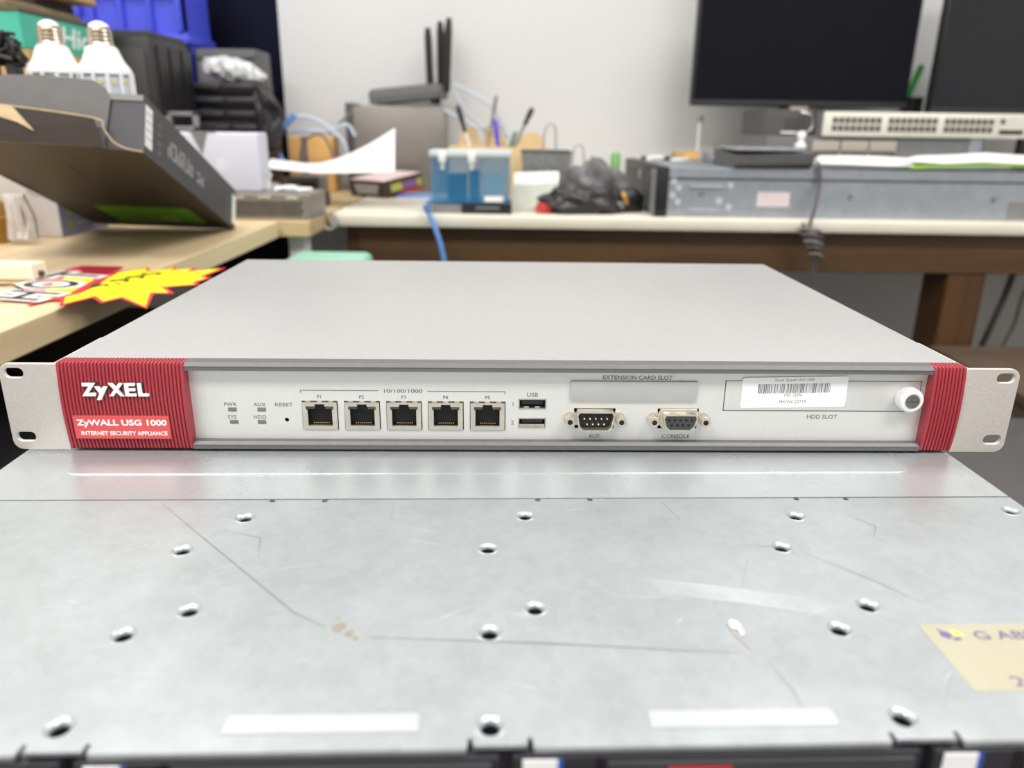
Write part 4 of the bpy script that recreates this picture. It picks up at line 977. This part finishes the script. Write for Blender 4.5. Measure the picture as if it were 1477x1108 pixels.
tag(MB().tube([Vector((p.x-.012, 1.62, .003)), W(826, 225, 1.62), W(834, 208, 1.62), W(842, 222, 1.62), Vector((p.x+.014, 1.62, .003))], .0018, 8, 5).obj('wire_loop', mat('pale_wire', (186, 186, 182)), None), 'thin pale wire loop standing beside the mesh basket', 'wire')
# white papers on the desk
P = [WZ(x, y, .0006) for x, y in [(742, 292), (815, 292), (802, 268), (740, 268)]]; c = sum(P, Vector())/4
o = MB().prism([(v.x-c.x, v.y-c.y) for v in P], 0, .0008).obj('paper_sheet', paper_m, None, False); o.location = (c.x, c.y, .0002); tag(o, 'white paper sheet lying right of the blue organizer', 'paper')
T4 = [W(740, 268, 1.50), W(806, 262, 1.50), W(806, 247, 1.58), W(742, 249, 1.58)]
V = [Vector((v.x, v.y, .001)) for v in T4]+T4
o = MB().faces(V, [(0, 1, 2, 3), (4, 5, 6, 7), (0, 1, 5, 4), (1, 2, 6, 5), (2, 3, 7, 6), (3, 0, 4, 7)]).obj('paper_pile', mat('pale_green_paper', (236, 240, 226), .7), None, False); tag(o, 'sloping pile of pale papers behind the white sheet', 'paper')
# black bag, tools lump
def lump(name, lb_, cat, c, rad, m_, seed, amp=.14, flat=0):
    rr = random.Random(seed); ph = [rr.uniform(0, 6) for _ in range(6)]
    b = bmesh.new(); bmesh.ops.create_icosphere(b, subdivisions=4, radius=1)
    for v in b.verts:
        n_ = v.co.normalized(); k = 1+amp*math.sin(4*n_.x+ph[0])*math.cos(5*n_.y+ph[1])+amp*.7*math.sin(7*n_.z+6*n_.x+ph[2])+amp*.4*math.sin(13*n_.x+ph[3])*math.sin(11*n_.y+ph[4])
        v.co = Vector((n_.x*rad[0]*k, n_.y*rad[1]*k, n_.z*rad[2]*k))
    zmin = -rad[2]*.55
    for v in b.verts: v.co.z = max(v.co.z, zmin)
    m = MB(); m._add(b); o = m.obj(name, m_, None); o.location = (c[0], c[1], c[2]-zmin+.0004)
    return tag(o, lb_, cat) if cat else o
Yb = 1.56
lump('fabric_bag', 'grey and black crumpled fabric bag between the papers and the metal server', 'bag', (wx(862, Yb), Yb, .0), (.058, .045, .058), fabric_m, 3, .2)
o = lump('black_pouch', 'flat black pouch with red end lying at the desk front', 'pouch', (wx(838, 1.45), 1.455, 0), (.075, .03, .030), mat('shiny_black_film', (36, 33, 34), .3, 0, .3, 30), 5, .16)
o2 = lump('red_end', '', None, (0, 0, 0), (.016, .018, .015), redb_m, 8, .15); o2.parent = o; o2.location = (-.066, -.004, -.009)
o = lump('black_mouse', 'black computer mouse on the desk beside the metal server', 'mouse', (wx(900, 1.50), 1.50, 0), (.042, .03, .028), black_m, 11, .08)
o2 = MB().lathe([(.009, -.0035), (.014, -.0035), (.014, .0035), (.009, .0035), (.009, -.0035)], 24, M=Matrix.Rotation(1.2, 4, 'Y')).obj('brass_ring', mat('brass', (180, 140, 70), .35, .7), o); o2.location = (.0, -.03, .012)
o2 = MB().box(-.022, .022, -.003, .003, -.005, .010, .003).obj('silver_insert', mat('silver_grey', (150, 152, 154), .35, .5), o); o2.location = (-.022, -.034, -.004)
p = WZ(905, 290, 0)
o = thing('rubber_plug', 'small yellow rubber plug standing before the server bezel', 'plug', (p.x, p.y, 0))
MB().lathe([(0, 0), (.008, 0), (.012, .006), (.013, .016), (.009, .022), (.0085, .026), (.0095, .030), (.007, .036), (0, .037)], 20).obj('body', olive_m, o)
MB().cyl((.004, -.008, .003), (.010, -.018, .003), .002, n=8).obj('lead', cable_g, o)
p = W(888, 228, 1.60)
o = thing('green_bottle', 'green-capped bottle standing at the left end of the metal server', 'bottle', (p.x, 1.60, 0))
MB().lathe([(0, 0), (.011, 0), (.011, .05), (.009, .055)], 18).obj('body', whiteplastic_m, o); MB().lathe([(.0095, .055), (.0105, .056), (.010, p.z+.004), (.006, p.z+.011), (0, p.z+.011)], 18).obj('cap', mat('leaf_green', (118, 176, 100), .45), o)

# ================================================================== big 2U server lying across the back desk
Y0 = 1.415
x0 = wx(946, Y0, 275); hh = .0865
sr = thing('metal_server', 'long blue-grey metal server lying sideways on the back desk', 'server', (x0, Y0, .0003), .004)
SLn = .74
MB().box(.018, SLn, 0, .405, 0, hh, .0012).obj('body', galv_m, sr, False)
MB().box(.018, SLn, -.0012, 0, hh-.017, hh, .0005).obj('lid_flange', galv_m, sr, False)
MB().box(.02, SLn, -.0006, 0.0002, hh-.021, hh-.018).obj('seam', dark_m, sr, False)
bz = MB().box(0, .022, -.004, .408, -.0002, hh+.001, .002).obj('front_bezel', black_m, sr)
MB().box(-.004, 0, .0, .04, .002, hh-.004, .001).obj('bezel_rail', midgrey_m, bz, False)
MB().box(-.003, 0, .15, .18, hh-.03, hh-.012, .001).obj('bezel_button', white_m, bz, False)
for k in range(5): MB().box(-.003, 0, .06+k*.06, .112+k*.06, .01, hh-.012, .001).obj('drive_slot', dark_m, bz, False)
MB().box(.06, .125, -.0022, 0, .049, .056, .001).box(.06, .125, -.0022, 0, .008, .015, .001).obj('embossed_bar', galv_m, sr)
dmp = MB().lathe([(.0058, 0), (.005, .0016), (.0036, .0016), (.003, .0004), (0, .0004)], 18).mesh('embossed_ring')
for (px, py) in ((972, 262), (979, 271), (970, 282), (977, 291), (1054, 268), (1037, 290), (1051, 299)):
    q = W(px, py, Y0); link('embossed_ring', dmp, mat('zinc_highlight', (224, 228, 232), .3, .6), sr, True, M=Matrix.Translation((q.x-x0, 0, q.z)) @ FRONT)  # paler than the body: the rings' white highlights painted in
dmp = MB().lathe([(.0045, .0004), (.003, .0004), (.0028, -.001), (0, -.001)], 16).mesh('screw')
for (px, py) in ((1011, 280), (1226, 285), (1433, 289)):
    q = W(px, py, Y0); link('screw', dmp, dark_m, sr, True, M=Matrix.Translation((q.x-x0, -.0004, q.z)) @ FRONT)
q0, q1 = W(1091, 298, Y0), W(1140, 278, Y0)
lb = MB().box(q0.x-x0, q1.x-x0, -.0006, 0, q0.z, q1.z).obj('paper_label', mat('pinkish_label', (226, 218, 218), .5), sr, False)
for k in range(3): MB().box(q0.x-x0+.008, q1.x-x0-.006, -.0008, -.0006, q0.z+.006+k*.005, q0.z+.0075+k*.005).obj('label_print', pink_m, lb, False)
q0 = W(1453, 310, Y0); MB().box(q0.x-x0, SLn-.002, -.0006, 0, .004, .034).obj('grey_patch', midgrey_m, sr, False)
ST = hh+.0008
# things on the server
def onserver(px, Y): return (wx(px, Y, 225), Y, ST)
o = thing('plastic_tray', 'dark grey tray with slanted front lying across the metal server top', 'tray', (wx(1057, 1.43, 225), 1.40, ST), .0)
kw = wx(1168, 1.41, 225)-wx(1057, 1.41, 225)
MB().faces([(0, 0, .006), (kw, 0, .010), (kw, .001, .026), (0, .001, .020), (0, .17, .0), (kw, .17, .0), (kw, .17, .030), (0, .17, .030), (0, .018, 0), (kw, .018, 0)], [(0, 1, 2, 3), (3, 2, 6, 7), (0, 3, 7, 4, 8), (1, 9, 5, 6, 2), (4, 7, 6, 5), (8, 4, 5, 9), (0, 8, 9, 1)]).obj('shell', mat('slab_grey', (78, 78, 80), .5), o, False)
MB().box(.006, kw-.006, .03, .16, .029, .034, .002).obj('top_panel', mat('slab_top_grey', (150, 150, 148), .5, 0, .1), o)
o = thing('white_clip', 'small white plastic clip standing on the dark grey tray', 'clip', (wx(1155, 1.50, 205), 1.50, ST+.0345))
MB().lathe([(0, 0), (.010, 0), (.010, .006), (.005, .010), (.005, .016), (.008, .02), (.006, .028), (0, .03)], 16).obj('body', white_m, o)
# pens/strips at the server's left end
for k, (a, b, Y, m_, r_, lb_) in enumerate(((926, 978, 1.74, dark_m, .004, 'dark rod lying on the far end of the metal server'), (968, 1000, 1.70, white_m, .003, 'white cable tie lying on the metal server'), (936, 960, 1.66, white_m, .006, 'short white plug lying on the metal server'))):
    tag(MB().tube([Vector((wx(a, Y, 220), Y, ST+r_)), Vector(((wx(a, Y, 220)+wx(b, Y, 220))/2, Y+.02*(k-1), ST+r_)), Vector((wx(b, Y, 220), Y+.04, ST+r_))], r_, 8, 4).obj('loose_part', m_, None), lb_, 'part')
p = (wx(974, 1.78, 215), 1.78, ST)
o = thing('tan_carton', 'small tan carton lying on the metal server', 'box', p); MB().box(0, .055, 0, .04, 0, .018, .001).obj('body', cardboard_m, o, False); MB().box(.02, .05, -.0005, 0, .002, .016).obj('label', orange_m, o, False)
o = thing('grey_adapter', 'mid grey adapter lying on the metal server beside the tan carton', 'adapter', (wx(1020, 1.66, 220), 1.66, ST)); MB().box(0, .07, 0, .05, 0, .020, .004).obj('body', midgrey_m, o); MB().box(.01, .06, -.0004, 0, .006, .014).obj('label', pad_m, o, False)
p = W(1012, 215, 1.86)
o = thing('sensor_stalk', 'thin pale stalk with round tip standing behind the metal server', 'stalk', (p.x, 1.90, 0)); zt = wz(1015, 168, 1.90)
MB().cyl((0, 0, 0), (0, 0, zt-.01), .004, n=10).obj('stem', whiteplastic_m, o); MB().sph((0, 0, zt-.006), .009).obj('tip', mat('tip_grey', (176, 176, 168), .5), o); MB().cyl((0, 0, 0), (0, 0, .006), .02, n=20).obj('foot', whiteplastic_m, o)
# papers on the server
def sheet(name, lb_, front, back, m_, yf, yb, sag=0):
    V = []; F = []; n = len(front)
    for k in range(5):
        u = k/4
        for (a, b) in zip(front, back):
            q0 = W(a[0], a[1], yf); q1 = W(b[0], b[1], yb); q = q0.lerp(q1, u); q.z += sag*math.sin(math.pi*u); V.append(q)
    for k in range(4):
        for i in range(n-1): F.append((k*n+i, k*n+i+1, (k+1)*n+i+1, (k+1)*n+i))
    o = MB().faces(V, F).obj(name, m_, None); sm = o.modifiers.new('thick', 'SOLIDIFY'); sm.thickness = .0015; sm.offset = 0
    return tag(o, lb_, 'paper', 'papers on the metal server')
sheet('paper_sheet', 'white paper at the left of the sheets on the metal server', [(1170, 236), (1220, 237), (1270, 239), (1318, 240)], [(1182, 225), (1225, 225), (1270, 226), (1314, 229)], paper_m, 1.412, 1.54)
sheet('lime_sheet', 'lime green sheet edge sticking out under the white papers', [(1316, 243), (1340, 241), (1400, 240), (1450, 239), (1520, 241)], [(1240, 229), (1300, 231), (1370, 231), (1440, 230), (1520, 231)], lime2_m, 1.409, 1.52)
sheet('paper_sheet', 'white paper on top of the lime green sheet', [(1300, 232), (1360, 236), (1420, 234), (1470, 236), (1520, 237)], [(1330, 225), (1370, 224), (1420, 221), (1465, 224), (1520, 226)], paper_m, 1.42, 1.50, .002)
# patch switches stacked at the back
def portrow(parent, x0, z0, cols, dx, rows, dz, w_, h_, gaps, y=0):
    me = MB().box(0, w_, -.0006, .0006, 0, h_).mesh('port')
    x = x0
    for c_ in range(cols):
        if c_ in gaps: x += gaps[c_]
        for r in range(rows): link('port', me, port_m, parent, False, M=Matrix.Translation((x, y-.0004, z0+r*dz)))
        x += dx
Ys = 1.62
zA0, zA1 = wz(1330, 198, Ys), wz(1330, 163, Ys)
xB = wx(1105, Ys, 210)
sb = thing('grey_switch', 'grey rack switch with three port blocks lying on the metal server', 'network switch', (xB, Ys, ST+.006))
hB = zA0-ST-.006-.0006
MB().box(0, .44, .0015, .20, 0, hB, .001).obj('body', mat('switch_grey', (122, 122, 122), .5, .2), sb, False)
xs = wx(1172, Ys, 212)-xB
for k in range(3):
    MB().box(xs+k*.058, xs+k*.058+.054, .0, .0016, .006, hB-.008).obj('port_block', nickel_m, sb, False)
    portrow(sb, xs+k*.058+.002, .009, 6, .0086, 1, .0, .0066, .012, {})
MB().box(wx(1296, Ys, 212)-xB, .41, 0, .0016, .002, hB-.002).obj('blank_panel', midgrey_m, sb, False)
MB().box(.41, .435, -.002, .0016, .0, hB, .001).obj('rack_ear', galv_m, sb, False)
xA = wx(1184, Ys, 180); zA0 = ST+.006+hB
sa = thing('patch_switch', 'beige-faced network switch with three blocks of port pairs below the monitors', 'network switch', (xA, Ys-.012, zA0+.0002))
hA = zA1-zA0
MB().box(0, .445, .004, .25, 0, hA, .0015).obj('body', midgrey_m, sa, False)
MB().box(0, .445, 0, .0041, 0, hA, .002).obj('face', beige_m, sa)
MB().box(.340, .44, -.0004, 0, .008, hA-.006).obj('side_panel', mat('pale_panel', (206, 202, 190), .5), sa, False)
portrow(sa, .018, hA*.22, 24, .01245, 2, hA*.32, .0098, hA*.24, {8: .012, 16: .012})
MB().box(.352, .40, -.0012, 0, .008, .016).obj('module_slot', black_m, sa, False); MB().box(.352, .36, -.0012, 0, .028, .036).obj('module_slot', black_m, sa, False)
sc_ = thing('grey_device', 'dark grey device with vent standing left of the beige-faced switch', 'device', (xB, Ys+.03, zA0+.0002))
dw = xA-xB-.004
MB().box(0, dw, 0, .16, 0, hA+.004, .001).obj('body', mat('device_grey', (88, 87, 86), .5, .2), sc_, False)
vg = MB()
for k in range(5): vg.box(dw*.42, dw*.85, -.0006, 0, .012+k*.005, .0145+k*.005)
vg.obj('vent', dark_m, sc_, False)
MB().tube([(dw*.35, -.002, .006), (dw*.9, -.004, .008), (dw*.95, -.003, hA*.8), (dw*.7, -.002, hA)], .0014, 6, 5).obj('lead', nickel_m, sc_)
# hanging cable with bundle
pp = [W(1178, 233, 1.43), W(1182, 242, 1.408), W(1181, 270, 1.402), W(1174, 305, 1.378), W(1168, 325, 1.372)]
hc = thing('hanging_cable', 'dark cable hanging over the metal server and desk edge with tied bundle', 'cable', (0, 0, 0))
MB().tube(pp+[W(1166, 345, 1.37), W(1174, 375, 1.372), W(1170, 405, 1.372), W(1160, 430, 1.375)], .0032, 8, 6).obj('strand', mat('mauve_grey_cable', (84, 76, 78), .5), hc)
MB().tube([W(1158, 322, 1.37), W(1162, 340, 1.366), W(1174, 362, 1.366), W(1184, 372, 1.368)], .0035, 8, 6).obj('strand', MATS['mauve_grey_cable'], hc)
for k in range(5):
    a, b = W(1152+4*k, 330+9*k, 1.366), W(1186, 336+9*k, 1.362)
    MB().tube([a, (a+b)/2+Vector((0, -.008, .004)), b, (a+b)/2+Vector((0, .004, -.004)), a], .003, 6, 4).obj('coil_turn', MATS['mauve_grey_cable'] if k % 2 else cable_g, hc)
# cables under the desk at right
tag(MB().tube([W(1470, 370, 1.48), W(1452, 420, 1.49), W(1425, 480, 1.50), W(1405, 520, 1.52)], .006, 8, 6).obj('floor_cable', mat('dim_cable', (70, 64, 60), .6), None), 'dark cable slanting down behind the desk leg', 'cable')
tag(MB().tube([W(1500, 380, 1.58), W(1476, 425, 1.58), W(1462, 470, 1.58), W(1440, 510, 1.6)], .004, 8, 6).obj('floor_cable', mat('tan_cable', (150, 136, 118), .6), None), 'thin beige cable hanging below the back desk at the right edge', 'cable')

# ================================================================== monitors
def monitor(name, lb_, px0, px1, pyb, Y, m_, yaw=0, wdt=.53):
    x0 = wx(px0, Y, pyb); zb = wz(px0, pyb, Y)
    o = thing(name, lb_, 'monitor', (x0, Y, 0), yaw); H_ = .31
    MB().box(0, wdt, .004, .03, zb, zb+H_, .003).obj('housing', black_m, o)
    MB().box(.006, wdt-.006, .0025, .005, zb+.014, zb+H_-.006).obj('screen', m_, o, False)
    MB().box(0, wdt, .001, .005, zb, zb+.012, .001).obj('lower_bezel', mat('bezel_black', (34, 34, 38), .4), o)
    MB().box(wdt/2-.03, wdt/2+.03, .03, .05, .01, zb+.12, .003).obj('stand_neck', black_m, o)
    MB().box(wdt/2-.11, wdt/2+.11, .0, .13, 0, .010, .003).obj('stand_base', black_m, o)
    MB().box(wdt/2-.02, wdt/2+.02, -.001, .01, zb-.006, zb).obj('badge', nickel_m, o, False)
    return o
monitor('monitor', 'wide black monitor left of the green pen', 997, 1310, 152, 1.84, screen_m, 0, W(1309, 150, 1.84).x-W(997, 150, 1.84).x)
monitor('monitor', 'charcoal grey monitor cut off by the right edge', 1341, 1700, 163, 1.80, screen2_m, 0)
p = W(1326, 140, 1.90)
o = thing('pen_cup', 'dark pen cup between the two monitors', 'cup', (p.x, 1.93, 0))
MB().lathe([(0, 0), (.022, 0), (.024, p.z), (.022, p.z), (.021, .01), (0, .01)], 20).obj('body', black_m, o)
pg = thing('green_pen', 'green marker pen leaning in the pen cup between the monitors', 'pen', (p.x, 1.93, .012))
q0 = W(1311, 135, 1.93)-pg.location; q1 = W(1328, 98, 1.93)-pg.location
MB().cyl((.004, 0, 0), q0+(q1-q0)*.0, .006, .0072, 12).obj('barrel', mat('pen_green', (44, 160, 66), .4), pg)
MB().cyl(q0, q1, .0072, .0075, 12).obj('upper_barrel', MATS['pen_green'], pg); MB().cyl(q1, q1+(q1-q0).normalized()*.006, .0075, .005, 12).obj('end_plug', mat('pen_dark_green', (30, 90, 46), .4), pg)

# ================================================================== below: mint bin, right-hand boxes
q0, q1 = W(425, 363, 1.22), W(537, 368, 1.22)
o = thing('mint_bin', 'mint green plastic bin behind the appliance under the tables', 'bin', (q0.x, 1.03, FLOOR))
mz = q0.z-FLOOR; mw = q1.x-q0.x
MB().box(.006, mw-.006, .006, .20, 0, mz-.03, .01, 3).obj('body', mint_m, o); MB().box(0, mw, 0, .206, mz-.03, mz, .012, 3).obj('lid', mint_m, o)
o = thing('brown_crate', 'brown wooden crate on the floor right of the desk leg', 'crate', (.80, 1.06, FLOOR))
cz = W(1430, 502, 1.39).z-FLOOR
MB().box(0, .42, 0, .34, 0, cz-.02, .004).obj('body', mat('dim_brown_board', (92, 76, 60), .6, 0, .2, 8), o, False); MB().box(-.006, .426, -.006, .346, cz-.02, cz, .004).obj('lid', mat('grey_brown_board', (84, 70, 56), .6, 0, .2, 8), o, False)
o = thing('black_machine', 'black office machine low on the floor beyond the right rack ear', 'machine', (.42, .62, FLOOR))
cz = W(1440, 600, .92).z-FLOOR
MB().box(0, .45, 0, .32, 0, cz-.05, .015, 3).obj('body', mat('machine_black', (40, 39, 40), .4), o); MB().box(.01, .44, .02, .31, cz-.05, cz, .02, 3).obj('cover', mat('machine_grey', (74, 72, 72), .45), o)
MB().tube([(.06, -.012, cz-.09), (.11, -.03, cz-.07), (.17, -.03, cz-.09), (.2, -.012, cz-.13)], .012, 10, 6).obj('handle', mat('machine_rim', (120, 118, 118), .4), o)
